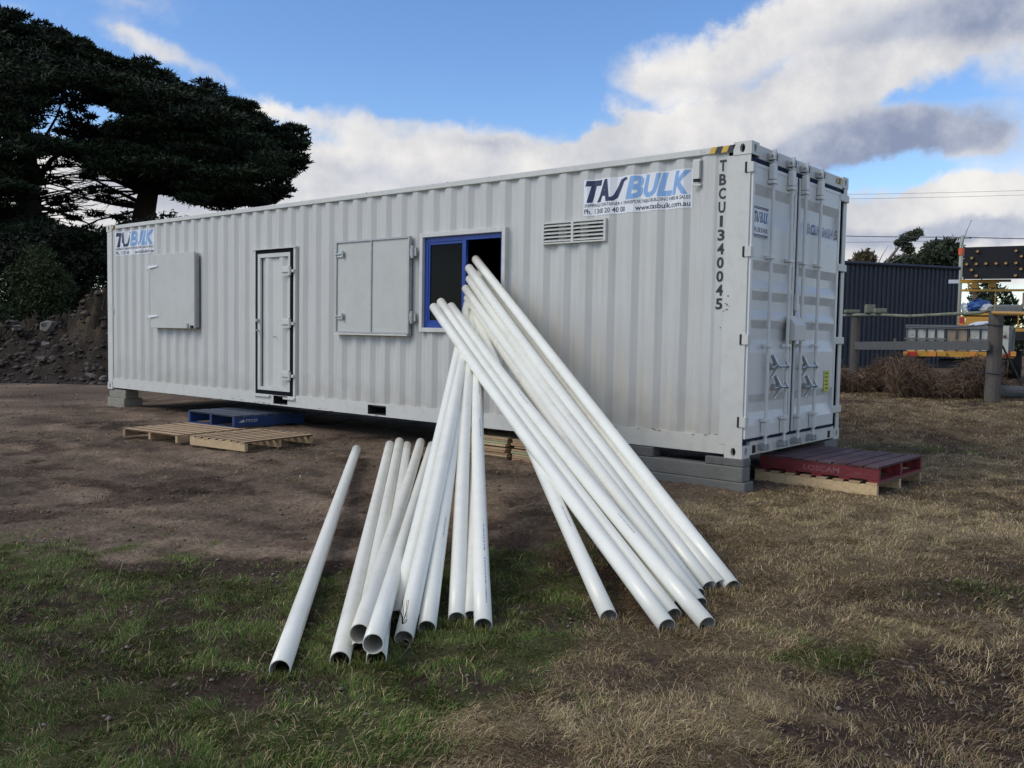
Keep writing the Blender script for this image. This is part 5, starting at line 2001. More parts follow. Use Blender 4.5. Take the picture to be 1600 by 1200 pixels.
# drooping sprays in the gaps
for (px, py) in ((100, 180), (118, 168), (140, 182), (108, 192), (130, 196), (148, 160), (70, 262), (90, 330), (100, 310), (110, 325), (165, 310), (195, 318), (155, 295), (60, 300), (85, 318), (100, 285), (130, 300), (55, 335), (115, 340), (140, 275), (70, 275), (30, 300), (95, 255), (125, 190), (95, 205), (175, 300), (150, 335), (120, 170), (185, 340)):
    p = at(px, py, random.uniform(37, 41))
    w_ = random.uniform(0.3, 0.55)
    padsB.append((p.x, p.y, p.z, w_, w_, w_ * 0.3, 160))
bB = at(40, 505, 38)
bB = (bB.x, bB.y, 0.0)
limB = []
for (a, b, c, r0) in (((45, 300), (80, 250), (130, 215), 0.18), ((42, 280), (20, 180), (15, 80), 0.25), ((42, 300), (-40, 240), (-140, 180), 0.25), ((44, 320), (90, 330), (140, 350), 0.12), ((44, 260), (90, 180), (110, 110), 0.08), ((42, 340), (-20, 330), (-120, 320), 0.16)):
    limB.append(([at(*a, 38), at(*b, 38.5), at(*c, 39)], r0))
twB = []
for k in range(34):
    a = (random.uniform(45, 60), random.uniform(270, 345))
    L_ = random.uniform(50, 120)
    ang = random.uniform(-0.35, 0.5)
    c = (a[0] + math.cos(ang) * L_, a[1] + math.sin(ang) * L_ * 0.7)
    D2 = random.uniform(37, 40)
    twB.append(([at(*a, 38), at((a[0] + c[0]) / 2, (a[1] + c[1]) / 2 - 5, D2), at(*c, D2)], random.uniform(0.02, 0.05)))
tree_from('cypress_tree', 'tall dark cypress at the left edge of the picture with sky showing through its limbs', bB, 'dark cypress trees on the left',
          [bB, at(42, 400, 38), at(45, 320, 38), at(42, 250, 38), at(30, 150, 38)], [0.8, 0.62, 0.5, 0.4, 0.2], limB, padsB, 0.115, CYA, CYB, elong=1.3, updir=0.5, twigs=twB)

# --- dark understorey below them


def bush(name, label, poly, n, D0, D1, rw, rh, dens, size, ca_, cb_, group=None, cat='shrub', stem_px=None, elong=0.9, extra=None, gap=False):
    pads = sample_pads(poly, n, D0, D1, rw, rh, dens, gap=gap)
    if extra:
        pads += extra
    Dm = (D0 + D1) / 2
    sx_ = sum(p[0] for p in poly) / len(poly) if stem_px is None else stem_px
    b_ = at(sx_, 505, Dm)
    z0 = float(gz(b_.x, b_.y))
    base = (b_.x, b_.y, z0)
    ymid = (min(p[1] for p in poly) + max(p[1] for p in poly)) / 2
    limbs = []
    for k in range(5):
        q_ = random.choice(pads)
        limbs.append(([Vector(base), (Vector(base) + Vector(q_[:3])) / 2 + Vector((0, 0, 0.3)), Vector(q_[:3])], 0.06))
    m1 = at(sx_, ymid, Dm)
    return tree_from(name, label, base, group, [base, (Vector(base) + m1) / 2, m1], [0.14, 0.10, 0.06], limbs, pads, size, ca_, cb_, cat, elong, 0.3)


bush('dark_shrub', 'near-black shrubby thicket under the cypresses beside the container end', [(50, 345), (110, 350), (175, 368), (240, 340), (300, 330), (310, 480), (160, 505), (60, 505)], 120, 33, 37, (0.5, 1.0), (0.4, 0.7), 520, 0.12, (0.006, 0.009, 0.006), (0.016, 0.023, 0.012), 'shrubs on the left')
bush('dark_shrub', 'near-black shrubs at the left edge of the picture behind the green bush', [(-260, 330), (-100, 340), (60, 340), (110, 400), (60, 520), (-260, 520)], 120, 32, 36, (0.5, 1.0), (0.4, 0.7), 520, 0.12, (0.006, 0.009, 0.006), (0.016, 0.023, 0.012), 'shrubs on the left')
bush('green_bush', 'soft olive green feathery bush growing behind the mound on the left', [(20, 500), (0, 440), (25, 405), (48, 378), (62, 380), (80, 400), (105, 420), (120, 460), (110, 505)], 60, 28.5, 31, (0.3, 0.6), (0.35, 0.6), 1500, 0.075, (0.018, 0.028, 0.010), (0.042, 0.058, 0.018), 'shrubs on the left', stem_px=55, elong=1.4)
bush('green_bush', 'low dark green bush at the very left edge above the mound', [(-90, 520), (-80, 470), (-20, 455), (15, 470), (30, 505)], 26, 27, 30, (0.3, 0.5), (0.3, 0.5), 1200, 0.075, (0.015, 0.026, 0.009), (0.034, 0.050, 0.016), 'shrubs on the left', elong=1.4)
bush('green_bush', 'olive treetop just showing over the container roof beside the cypress trunk', [(180, 340), (200, 330), (235, 334), (250, 326), (280, 330), (300, 345), (300, 420), (180, 420)], 50, 44, 48, (0.5, 0.9), (0.4, 0.7), 220, 0.2, (0.030, 0.040, 0.016), (0.070, 0.085, 0.035), 'shrubs on the left')

# --- far trees on the right
FA, FB = (0.020, 0.030, 0.016), (0.055, 0.070, 0.036)
bush('dark_tree', 'rounded dark green tree rising highest behind the navy shed', [(1425, 425), (1440, 395), (1452, 382), (1470, 374), (1490, 372), (1506, 385), (1515, 430)], 46, 70, 78, (0.8, 1.5), (0.6, 1.0), 120, 0.34, FA, FB, 'distant trees on the right', 'tree')
bush('dark_tree', 'low dark green tree left of the tallest one behind the shed', [(1375, 425), (1385, 408), (1410, 400), (1432, 396), (1450, 400), (1460, 425)], 36, 68, 74, (0.7, 1.2), (0.5, 0.8), 120, 0.34, FA, FB, 'distant trees on the right', 'tree')
bush('brown_tree', 'bushy olive brown tree just above the shed roof next to the container', [(1333, 420), (1332, 402), (1342, 393), (1356, 391), (1366, 398), (1370, 420)], 22, 62, 66, (0.5, 0.9), (0.4, 0.7), 200, 0.26, (0.07, 0.055, 0.03), (0.12, 0.10, 0.055), 'distant trees on the right', 'tree')
bush('dark_tree', 'dark green tree seen under the arrow board behind the trucks', [(1500, 545), (1505, 445), (1535, 436), (1560, 442), (1575, 462), (1592, 480), (1604, 545)], 40, 62, 68, (0.7, 1.2), (0.5, 0.9), 130, 0.32, FA, (0.05, 0.065, 0.03), 'distant trees on the right', 'tree')
bush('dark_tree', 'line of dark trees to the right of the trucks', [(1580, 545), (1592, 482), (1700, 470), (1900, 455), (2100, 470), (2100, 545)], 90, 66, 76, (0.8, 1.4), (0.6, 1.0), 120, 0.34, FA, (0.05, 0.065, 0.03), 'distant trees on the right', 'tree')
# the leaning gum with its bare limbs
D_ = 60.0
gpads = []
for (px, py, w_, h_) in ((1428, 366, 0.55, 0.30), (1418, 370, 0.5, 0.30), (1412, 377, 0.35, 0.2), (1434, 363, 0.3, 0.2), (1404, 379, 0.3, 0.18), (1417, 386, 0.38, 0.32), (1421, 391, 0.32, 0.2), (1424, 372, 0.4, 0.22)):
    p = at(px, py, D_)
    gpads.append((p.x, p.y, p.z, w_, w_, h_, 170))
gb_ = at(1370, 505, D_)
gb_ = (gb_.x, gb_.y, 0.3)
tree_from('gum_tree', 'leaning thin gum tree with two tufts of leaves above the shed roof', gb_, 'distant trees on the right',
          [gb_, at(1378, 424, D_), at(1390, 404, D_), at(1404, 386, D_), at(1414, 376, D_)], [0.2, 0.13, 0.10, 0.08, 0.05],
          [([at(1390, 404, D_), at(1398, 398, D_), at(1399, 388, D_), at(1403, 378, D_)], 0.05), ([at(1388, 412, D_), at(1405, 404, D_), at(1414, 396, D_), at(1418, 388, D_)], 0.05),
           ([at(1372, 412, D_), at(1380, 396, D_), at(1388, 384, D_)], 0.035), ([at(1410, 378, D_), at(1420, 372, D_), at(1432, 364, D_)], 0.04)],
          gpads, 0.20, (0.035, 0.045, 0.026), (0.085, 0.095, 0.06), bark='bark_pale')

# ------------------------------------------------------------------ navy shed behind the fence
def wall_line(p0, p1, h0, h1, z0, rib, depth_):
    n_ = int((p1 - p0).length / rib)
    d = (p1 - p0) / n_
    nrm = Vector((d.y, -d.x, 0)).normalized()
    mb_ = MB()
    for k in range(n_):
        for (t0, o0, t1, o1) in ((0, 0, .55, 0), (.55, 0, .65, depth_), (.65, depth_, .88, depth_), (.88, depth_, 1, 0)):
            a = p0 + d * (k + t0) + nrm * o0
            b = p0 + d * (k + t1) + nrm * o1
            ha = h0 + (h1 - h0) * (k + t0) / n_
            hb = h0 + (h1 - h0) * (k + t1) / n_
            mb_.quad((a.x, a.y, z0), (b.x, b.y, z0), (b.x, b.y, hb), (a.x, a.y, ha))
    return mb_


sa_ = at(1180, 420, 30)
sb_ = at(1498, 418, 33)
A_ = Vector((sa_.x, sa_.y, 0))
B_ = Vector((sb_.x, sb_.y, 0))
topz = sb_.z
shed = empty('steel_shed', (A_.x, A_.y, 0), 0, 'long dark navy ribbed steel shed beyond the rail fence', 'shed')
fw_ = (B_ - A_).normalized()
bk_ = Vector((-fw_.y, fw_.x, 0))
Z0 = Vector((0, 0, 0))
wall_line(Z0, B_ - A_, topz, topz, 0.2, 0.20, 0.05).build('wall_cladding', 'shed', shed)
c_ = B_ - A_
wall_line(c_, c_ + bk_ * 7, topz, topz, 0.2, 0.20, 0.05).build('end_cladding', 'shed', shed)
mb_ = MB()
e0 = Z0 + bk_ * 3.5
e1 = c_ + bk_ * 3.5
mb_.quad((0, 0, topz), (c_.x, c_.y, topz), (e1.x, e1.y, topz + 0.35), (e0.x, e0.y, topz + 0.35))
f0 = Z0 + bk_ * 7
f1 = c_ + bk_ * 7
mb_.quad((e0.x, e0.y, topz + 0.35), (e1.x, e1.y, topz + 0.35), (f1.x, f1.y, topz), (f0.x, f0.y, topz))
mb_.build('shed_roof', 'shed', shed)
u = -bk_ * 0.06
MB().tube([Z0 + u + Vector((0, 0, topz - 0.04)), c_ + u + Vector((0, 0, topz - 0.04))], 0.07, 6).build('gutter', 'shed', shed)

# ------------------------------------------------------------------ rail fence
p1g = gpt(1333, 608)
p2g = gpt(1550, 627)
fence = empty('rail_fence', (p1g.x, p1g.y, 0), 0, 'weathered grey post and rail fence in front of the brush and the trucks', 'fence')
o3 = Vector((p1g.x, p1g.y, 0))


def post(pt, r, z0, z1, name='post', tilt=(0, 0)):
    rs, ps = [], []
    for k in range(7):
        t = k / 6
        ps.append(Vector((pt[0] + tilt[0] * t, pt[1] + tilt[1] * t, z0 + (z1 - z0) * t)) - o3)
        rs.append(r * (1.06 - 0.1 * t) * random.uniform(0.97, 1.03))
    return MB().tube(ps, rs, 12).build(name, 'post', fence, smooth=False)


def depth_of(p):
    return (Vector(p) - CAM).dot(-Vector((ROT[0][2], ROT[1][2], ROT[2][2])))


d1 = depth_of(p1g)
d2_ = depth_of(p2g)
print('fence depths', d1, d2_)
post((p1g.x, p1g.y), 7 * d1 / F_PX, 0.3, at(1333, 491, d1).z)
post((p2g.x, p2g.y), 11 * d2_ / F_PX, 0.3, at(1550, 488, d2_).z)
rdir = (Vector((p2g.x, p2g.y, 0)) - Vector((p1g.x, p1g.y, 0)))
pl = Vector((p1g.x, p1g.y, 0)) - rdir
prr = Vector((p2g.x, p2g.y, 0)) + rdir * 0.9
post((pl.x, pl.y), 0.09, 0.2, 1.95)
post((prr.x, prr.y), 0.10, 0.3, 1.9)
tp = at(1399, 520, (d1 * 0.7 + d2_ * 0.3) + 0.0)
po = MB().box(-0.025, 0.025, -0.02, 0.02, -0.2, 1.02)
po.v = [(v[0] + tp.x - o3.x, v[1] + tp.y - o3.y, v[2] + 0.42) for v in po.v]
po.build('thin_post', 'post', fence)
# top rail, wavy round timber
pts = []
for k, (px, py) in enumerate(((1300, 494), (1340, 492), (1380, 492), (1420, 494), (1460, 492), (1500, 490), (1530, 489), (1548, 484))):
    t = (px - 1333) / (1550 - 1333)
    pts.append(at(px, py, d1 + (d2_ - d1) * t - 0.12) - o3)
MB().tube(pts, [0.028, 0.03, 0.026, 0.03, 0.027, 0.032, 0.03, 0.024], 8).build('top_rail', 'rail', fence)
pts = [at(1551, 489, d2_ - 0.1) - o3, at(1600, 490, 13.6) - o3, at(1700, 492, 12.6) - o3]
MB().tube(pts, 0.03, 8).build('top_rail', 'yellow_paint', fence)['label'] = 'ochre painted rail right of the thick post'
# lower plank
a = at(1336, 540, d1 - 0.12) - o3
b = at(1546, 540, d2_ - 0.2) - o3
nn = Vector((b.y - a.y, a.x - b.x, 0)).normalized() * 0.02
mb_ = MB()
hh = 6.0 * d1 / F_PX
mb_.add([a + nn + Vector((0, 0, -hh)), b + nn + Vector((0, 0, -hh)), b + nn + Vector((0, 0, hh)), a + nn + Vector((0, 0, hh)), a - nn + Vector((0, 0, -hh)), b - nn + Vector((0, 0, -hh)), b - nn + Vector((0, 0, hh)), a - nn + Vector((0, 0, hh))],
        [(0, 1, 2, 3), (4, 5, 6, 7), (0, 1, 5, 4), (1, 2, 6, 5), (2, 3, 7, 6), (3, 0, 4, 7)])
mb_.build('lower_rail', 'plank', fence)
# wire ties round the thick post
w_ = MB()
for zpx in (508, 583):
    c = at(1550, zpx, d2_)
    ring = [Vector((p2g.x + math.cos(t) * 0.130, p2g.y + math.sin(t) * 0.130, c.z + 0.01 * math.sin(2 * t))) - o3 for t in [2 * math.pi * k / 14 for k in range(15)]]
    w_.tube(ring, 0.008, 5, cap=False)
c0 = at(1540, 508, d2_ - 0.1) - o3
w_.tube([c0, at(1500, 512, d2_ + 0.5) - o3, at(1418, 510, d2_ + 1.5) - o3], 0.008, 5)
w_.tube([at(1500, 583, d2_ + 0.1) - o3, at(1540, 583, d2_ - 0.1) - o3], 0.006, 5)
w_.build('wire_tie', 'wire', fence)
# offcuts resting on the rail
for (px0, px1, py, hgt, lab) in ((1320, 1342, 490, 5, 'flat timber offcut on top of the first fence post'), (1352, 1366, 490, 13, 'square mossy block standing on the fence rail'), (1366, 1384, 490, 7, 'low dark block on the rail right of the square one')):
    t = ((px0 + px1) / 2 - 1333) / 217
    D2 = d1 + (d2_ - d1) * t - 0.12
    k = D2 / F_PX
    c = at((px0 + px1) / 2, py, D2)
    w2 = (px1 - px0) * k / 2
    o_ = MB().box(-w2, w2, -0.06, 0.06, 0, hgt * k).build('timber_offcut', 'rail', bevel=0.008)
    o_.location = (c.x, c.y, c.z + 0.012)
    o_.rotation_euler = (0, 0, math.atan2(RH.y, RH.x))
    tag(o_, lab, 'offcut', 'offcuts left on the fence')
# short fallen concrete pipe / log right of the thick post
c = at(1575, 602, d2_ + 0.9)
l_ = MB().tube([Vector((-0.26, 0, 0)), Vector((0.26, 0, 0))], [0.125, 0.115], 14).build('fallen_log', 'plank', smooth=False)
l_.location = (c.x, c.y, float(gz_base(c.x, c.y)) + 0.11)
l_.rotation_euler = (0, 0, math.atan2(RH.y, RH.x) + 0.1)
tag(l_, 'short grey log lying on the ground behind the thick fence post', 'log')
br = MB().tube([at(1566, 540, d2_ + 0.6), at(1590, 588, d2_ + 1.4), at(1602, 615, d2_ + 1.6)], 0.02, 6).build('leaning_pole', 'post')
tag(br, 'thin brace pole slanting down to the ground right of the thick post', 'pole')

# dry brush heaped along the fence
def brush(px0, px1, top, bot, D0, D1, n_stem, label, seed):
    Vs, Fs, Cs = [], [], []
    rg = np.random.default_rng(seed)
    P0, P1, P2, Wd, Cc = [], [], [], [], []
    for k in range(n_stem):
        px = rg.uniform(px0, px1)
        D = rg.uniform(D0, D1)
        b = at(px, 600, D)
        z0 = float(gz_base(b.x, b.y))
        H = (bot - top) * D / F_PX * rg.uniform(0.35, 1.08) * (0.8 + 0.35 * math.sin(px * 0.045 + 1.3))
        dirx = rg.uniform(-1, 1)
        diry = rg.uniform(-1, 1)
        z1 = z0 + H
        s = Vector((b.x, b.y, z0 + rg.uniform(0, 0.5) * H))
        e = Vector((b.x + dirx * 0.35, b.y + diry * 0.35, z1))
        e = s + (e - s) * rg.uniform(0.25, 0.8)
        g2 = e + Vector((rg.uniform(-0.22, 0.22), rg.uniform(-0.22, 0.22), -rg.uniform(-0.05, 0.22)))
        P0.append(s)
        P1.append(e)
        P2.append(g2)
    P0, P1, P2 = [np.array([tuple(v) for v in P]) for P in (P0, P1, P2)]
    n_ = len(P0)
    wv = rg.normal(size=(n_, 3))
    wv /= np.linalg.norm(wv, axis=1)[:, None]
    wv *= (0.0022 + 0.0045 * rg.random(n_) ** 2)[:, None]
    V_ = np.stack([P0 - wv, P0 + wv, P1 - wv, P1 + wv, P2 - wv * 0.4, P2 + wv * 0.4], 1).reshape(-1, 3)
    o_ = np.arange(n_)[:, None] * 6
    F_ = np.concatenate([o_ + np.array([q_]) for q_ in ((0, 1, 3), (0, 3, 2), (2, 3, 5), (2, 5, 4))], 0)
    t_ = rg.random(n_)[:, None] ** 1.5
    patch = 0.6 + 0.7 * rg.random(n_)[:, None]
    C_ = np.repeat((np.array([[0.085, 0.048, 0.032]]) * (1 - t_) + np.array([[0.25, 0.18, 0.12]]) * t_) * patch, 6, axis=0)
    ob = np_mesh('brush_heap', V_, F_, 'grass', C_)
    tag(ob, label, 'brush', kind='stuff')
    return ob


brush(1240, 1420, 556, 612, 17.2, 18.8, 30000, 'reddish brown dead brush heaped behind the left part of the fence', 3)
brush(1400, 1546, 552, 612, 15.8, 18.0, 34000, 'grey brown dead brush heaped between the thin and the thick fence posts', 4)
brush(1565, 1760, 575, 600, 17.0, 19.0, 14000, 'low dead brush right of the thick fence post', 5)

# ------------------------------------------------------------------ trucks
RZ = math.atan2(RH.y, RH.x)


TURN = 0.44                                  # both trucks stand with their tails square to the viewer's sight line
HEAD = Vector((-math.sin(RZ - TURN), math.cos(RZ - TURN), 0))


def local(root, px, py, D):
    d = ray(px, py)
    o_ = root.location + HEAD * (D - root_d[root.name])
    t = (o_ - CAM).dot(HEAD) / d.dot(HEAD)
    p = CAM + d * t - root.location
    c, s = math.cos(-(RZ - TURN)), math.sin(-(RZ - TURN))
    return Vector((p.x * c - p.y * s, p.x * s + p.y * c, p.z))


root_d = {}


def pbox(root, mb_, px0, px1, py0, py1, D, thick):
    a = local(root, px0, py1, D)
    b = local(root, px1, py0, D)
    mb_.box(a.x, b.x, a.y, a.y + thick, a.z, b.z)
    return mb_


def wheel(root, x, y, z, r, w, m='tyre'):
    t = MB().tube([(x - w / 2, y, z), (x - w / 2 + 0.03, y, z), (x + w / 2 - 0.03, y, z), (x + w / 2, y, z)], [r * 0.93, r, r, r * 0.93], 20).build('wheel', 'tyre', root)
    MB().tube([(x - w / 2 - 0.01, y, z), (x + w / 2 + 0.01, y, z)], r * 0.55, 14).build('rim', 'galv', t)
    return t


# white tray truck in front
DT = 20.0
base = at(1500, 560, DT)
t1 = empty('tray_trailer', (base.x, base.y, 0.40), RZ - TURN, 'flat tray trailer with a pale ribbed tailgate and red and amber lights behind the fence', 'trailer')
root_d[t1.name] = DT
panels = [(1417, 1431), (1432, 1447), (1448, 1461), (1462, 1476), (1478, 1494), (1495, 1512), (1514, 1531), (1532, 1546)]
for i_, (x0, x1) in enumerate(panels):
    mb_ = MB()
    pbox(t1, mb_, x0 + 0.5, x1 - 0.3, 514, 548.5, DT, 0.03)
    o_ = mb_.build('tailgate_panel', 'tray_brown' if i_ in (4, 5) else 'tray_white', t1)
    if i_ in (4, 5):
        o_['label'] = 'brown timber infill panel'
mb_ = MB()
pbox(t1, mb_, 1563, 1577, 509, 553, DT - 0.1, 0.03)
mb_.build('tailgate_panel', 'tray_white', t1)
for xx in [1415.5, 1431, 1447, 1461.5, 1477, 1494.5, 1513, 1531, 1547, 1561.5, 1579]:
    mb_ = MB()
    pbox(t1, mb_, xx - 1.1, xx + 1.1, 510, 549, DT - 0.05, 0.04)
    mb_.build('tailgate_rib', 'tray_grey', t1)
mb_ = MB()
pbox(t1, mb_, 1415, 1585, 509, 512.5, DT - 0.05, 0.08)
pbox(t1, mb_, 1413, 1478, 528.5, 530, DT - 0.07, 0.03)
pbox(t1, mb_, 1513, 1545, 530, 532, DT - 0.07, 0.03)
mb_.build('tray_rail', 'tray_grey', t1)
mb_ = MB()
p = local(t1, 1415, 549, DT)
q = local(t1, 1585, 549, DT)
mb_.box(p.x, q.x, 0.04, 3.4, p.z - 0.02, p.z + 0.06)
zt = local(t1, 1500, 510, DT).z
mb_.box(p.x, p.x + 0.04, 0.04, 3.4, p.z + 0.06, zt)
mb_.box(q.x - 0.04, q.x, 0.04, 3.4, p.z + 0.06, zt)
mb_.build('tray', 'tray_grey', t1)
for (x0, x1, m) in ((1411, 1418, 'amber'), (1419, 1432, 'red_lens'), (1451, 1463, 'amber'), (1464, 1479, 'yellow_paint'), (1514, 1527, 'amber'), (1563, 1568, 'yellow_paint'), (1568, 1577, 'red_lens'), (1579, 1588, 'amber')):
    mb_ = MB()
    pbox(t1, mb_, x0, x1, 549.5, 557, DT - 0.09, 0.06)
    mb_.build('tail_light', m, t1, bevel=0.008)
mb_ = MB()
pbox(t1, mb_, 1417, 1585, 551, 556, DT - 0.02, 0.06)
mb_.build('bumper', 'yellow_paint', t1)
for (px, py) in ((1426, 523), (1570, 526)):
    mb_ = MB()
    pbox(t1, mb_, px - 2.5, px + 2.5, py - 2, py + 2, DT - 0.12, 0.015)
    mb_.build('badge', 'faded_ink' if px < 1500 else 'rust', t1)
MB().box(-0.4, 0.4, 0.2, 3.3, 0.42, 0.56).build('chassis', 'chassis', t1)
MB().tube([(-0.4, 3.3, 0.48), (0.0, 4.6, 0.48), (0.4, 3.3, 0.48)], 0.04, 6).build('drawbar', 'chassis', t1)
for sx_ in (-0.95, 0.75):
    wheel(t1, sx_ + 0.1, 1.9, 0.38, 0.38, 0.24)

# arrow board truck behind it
DB = 22.5
base = at(1545, 560, DB)
t2 = empty('arrow_board_truck', (base.x, base.y, 0.40), RZ - TURN, 'yellow works truck carrying a black arrow board with round amber lamps', 'truck')
root_d[t2.name] = DB
mb_ = MB()
a = local(t2, 1505, 436, DB - 0.3)
b = local(t2, 1607, 384, DB - 0.3)
z_l = local(t2, 1505, 386.5, DB - 0.3).z
z_r = local(t2, 1607, 383.5, DB - 0.3).z
mb_.add([(a.x, a.y, a.z), (b.x, a.y, a.z), (b.x, a.y, z_r), (a.x, a.y, z_l), (a.x, a.y + 0.07, a.z), (b.x, a.y + 0.07, a.z), (b.x, a.y + 0.07, z_r), (a.x, a.y + 0.07, z_l)],
        [(0, 1, 2, 3), (4, 5, 6, 7), (0, 1, 5, 4), (1, 2, 6, 5), (2, 3, 7, 6), (3, 0, 4, 7)])
bd = mb_.build('arrow_board', 'board_black', t2)
for (px, py) in ((1527, 392.5), (1518, 403), (1510, 412.5), (1525, 412), (1540, 411.5), (1556, 411.3), (1571, 411), (1587, 410.5), (1517.5, 421.5), (1525, 430.5), (1587, 391.5), (1595.5, 400), (1594.5, 420), (1586, 430), (1603, 410)):
    c = local(t2, px, py, DB - 0.31)
    lm = MB().tube([(c.x, c.y, c.z), (c.x, c.y - 0.05, c.z)], [0.040, 0.036], 12).build('lamp', 'lens_clear', bd)
    vis = []
    for k in range(7):
        t = math.pi * (k / 6)
        vis.append((c.x + 0.046 * math.cos(t), c.z + 0.046 * math.sin(t)))
    hv = MB()
    for k in range(6):
        hv.quad((vis[k][0], c.y, vis[k][1]), (vis[k + 1][0], c.y, vis[k + 1][1]), (vis[k + 1][0], c.y - 0.085, vis[k + 1][1]), (vis[k][0], c.y - 0.085, vis[k][1]))
    hv.build('lamp_hood', 'board_black', bd)
Y = 'yellow_paint'
for (x0, x1, y0, y1, th, m, nm) in (
        (1500, 1562, 436.5, 442.5, 0.06, Y, 'rack_bar'), (1482, 1500, 437, 443, 0.05, 'white_tarp', 'reflector_strip'), (1560, 1580, 436.5, 440.5, 0.05, 'tray_brown', 'rack_bar'),
        (1500, 1640, 451.5, 455.5, 0.05, Y, 'rack_bar'), (1498.5, 1502.6, 386, 490, 0.06, Y, 'upright'), (1512, 1515.5, 441, 452, 0.05, Y, 'upright'), (1553.5, 1557, 441, 486, 0.06, Y, 'upright'),
        (1518, 1529, 442, 450.5, 0.4, Y, 'cab_guard_panel'), (1545, 1556, 442, 449, 0.4, Y, 'cab_guard_panel'), (1497, 1548, 489, 492.5, 0.10, Y, 'deck_edge'),
        (1508, 1546, 495, 512, 0.05, Y, 'rear_panel'), (1497, 1508, 494, 515, 0.05, Y, 'light_housing'), (1589.5, 1592.5, 492, 516, 0.05, Y, 'upright'), (1580, 1640, 514, 518, 0.06, Y, 'rack_bar'), (1597, 1604, 457, 480, 0.05, 'tray_brown', 'marker_board')):
    mb_ = MB()
    pbox(t2, mb_, x0, x1, y0, y1, DB, th)
    mb_.build(nm, m, t2, bevel=0.004)
for (y0, y1, m) in ((495.5, 500, 'red_lens'), (500.5, 505, 'red_lens'), (505.5, 510, 'amber')):
    mb_ = MB()
    pbox(t2, mb_, 1499, 1506, y0, y1, DB - 0.03, 0.03)
    mb_.build('tail_light', m, t2)
mb_ = MB()
pbox(t2, mb_, 1508, 1600, 489.5, 493, DB + 0.1, 3.0)
mb_.build('deck', 'chassis', t2)
mb_ = MB()
pbox(t2, mb_, 1497, 1640, 512, 530, DB + 0.2, 4.5)
mb_.build('chassis', 'chassis', t2)
mb_ = MB()
pbox(t2, mb_, 1519, 1526, 456, 468, DB + 0.3, 0.2)
mb_.build('marker_panel', 'tray_brown', t2)
mb_ = MB()
pbox(t2, mb_, 1548, 1600, 476, 492, DB + 2.8, 1.6)
mb_.build('cab', 'tray_grey', t2, bevel=0.05)
mb_ = MB()
mb_.tube([local(t2, 1502, 386, DB), local(t2, 1510, 362, DB), local(t2, 1518, 344, DB)], 0.008, 5)
mb_.build('aerial', 'wire', t2)
for px in (1512, 1590):
    c = local(t2, px, 560, DB)
    for yy in (0.9, 4.0):
        wheel(t2, c.x, yy, 0.40, 0.40, 0.28)
# white traffic cones' sleeves and crumpled tarps on the deck


def crumple(name, px, py, D, sx_, sy_, sz_, m, label, cat, seed):
    bm = bmesh.new()
    bmesh.ops.create_icosphere(bm, subdivisions=3, radius=1)
    for v in bm.verts:
        k = 0.7 + 0.7 * float(fbm(np.array([v.co.x * 1.7 + seed]), np.array([v.co.y * 1.7 + v.co.z * 2.3 + seed]), 1.5, 3)[0])
        v.co = Vector((v.co.x * sx_ * k, v.co.y * sy_ * k, v.co.z * sz_ * k))
    me = bpy.data.meshes.new(name)
    bm.to_mesh(me)
    bm.free()
    me.materials.append(M[m])
    o_ = bpy.data.objects.new(name, me)
    o_.location = at(px, py, D)
    o_.rotation_euler = (0, -0.15, RZ)
    COL.objects.link(o_)
    tag(o_, label, cat)


crumple('tarpaulin', 1528, 478, DB + 0.5, 0.27, 0.3, 0.16, 'blue_tarp', 'crumpled blue tarpaulin on the deck of the arrow board truck', 'tarp', 3.0)
crumple('sack', 1540, 481, DB + 0.25, 0.16, 0.2, 0.10, 'white_tarp', 'pale sack lying against the blue tarpaulin on the yellow truck', 'sack', 9.0)
crumple('sack', 1507, 482, DB + 0.3, 0.06, 0.1, 0.14, 'white_tarp', 'small pale bag beside the left upright of the yellow truck', 'bag', 15.0)
crumple('plastic_sheet', 1530, 507, DT + 0.2, 0.22, 0.15, 0.06, 'white_tarp', 'white and blue plastic sheet lying over the pale tailgate', 'plastic sheet', 22.0)

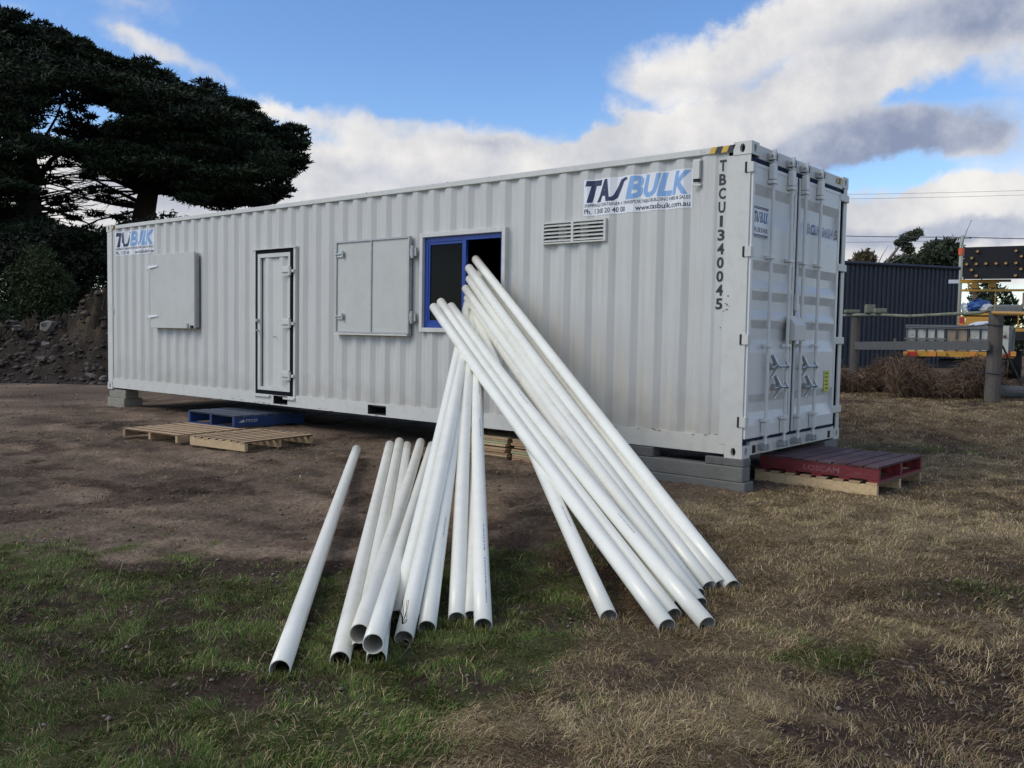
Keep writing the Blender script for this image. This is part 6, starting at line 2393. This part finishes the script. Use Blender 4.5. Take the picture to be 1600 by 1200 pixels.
# ------------------------------------------------------------------ utility pole and wires
DP = 48.0
pb = at(1497, 505, DP)
pole = empty('utility_pole', (pb.x, pb.y, 0.3), 0, 'pale slender utility pole with an orange band behind the shed end', 'pole')
ztop = at(1497, 369, DP).z - 0.3
MB().tube([(0, 0, 0), (0, 0, ztop)], [0.13, 0.095], 12).build('shaft', 'pole', pole, smooth=True)
zb1 = at(1497, 399, DP).z - 0.3
zb2 = at(1497, 388, DP).z - 0.3
MB().tube([(0, 0, zb1), (0, 0, zb2)], 0.15, 12).build('warning_band', 'orange', pole)
ax = Vector((RH.x, RH.y, 0))
MB().tube([ax * -0.5 + Vector((0, 0, ztop - 0.1)), ax * 0.5 + Vector((0, 0, ztop - 0.1))], 0.05, 6).build('crossarm', 'pole', pole)


def wire(pts, r, label, group='overhead wires at the right'):
    P = []
    for (a, b) in zip(pts[:-1], pts[1:]):
        a, b = Vector(a), Vector(b)
        L_ = (b - a).length
        for k in range(12):
            t = k / 12
            P.append(a.lerp(b, t) - Vector((0, 0, 4 * 0.006 * L_ * t * (1 - t))))
    P.append(Vector(pts[-1]))
    c = Vector(pts[0])
    o_ = MB().tube([p - c for p in P], r, 5).build('overhead_wire', 'wire')
    o_.location = c
    tag(o_, label, 'wire', group)


wire([at(1180, 364, 56), at(1497, 370.5, DP), at(1900, 374, 42)], 0.022, 'upper dark wire crossing at the top of the utility pole')
wire([at(1180, 377, 62), at(1440, 377, 56), at(1497, 372, DP)], 0.012, 'thin lower wire meeting the utility pole from the left')
wire([at(1180, 312, 90), at(1900, 292, 90)], 0.014, 'faint high wire, lower of the two in the clouds at right')
wire([at(1180, 305, 90), at(1900, 285, 90)], 0.014, 'faint high wire, upper of the two in the clouds at right')

# a twig hung over the steep pipes
F8 = pipe_ends[7][0]
mb_ = MB()
tw0 = at(628, 975, depth_of(F8) - 0.08)
for k in range(9):
    e = at(628 + random.uniform(-8, 14), 975 - random.uniform(5, 38), depth_of(F8) - 0.10)
    mb_.tube([tw0 - tw0, (e - tw0) * 0.5 + Vector((0.01, 0, 0)), e - tw0], 0.0018, 4)
tg = mb_.build('dry_twig', 'bark')
tg.location = tw0
tag(tg, 'small dry twig caught on the foot of a steep pipe', 'twig')
print('faces', sum(len(m_.polygons) for m_ in bpy.data.meshes))
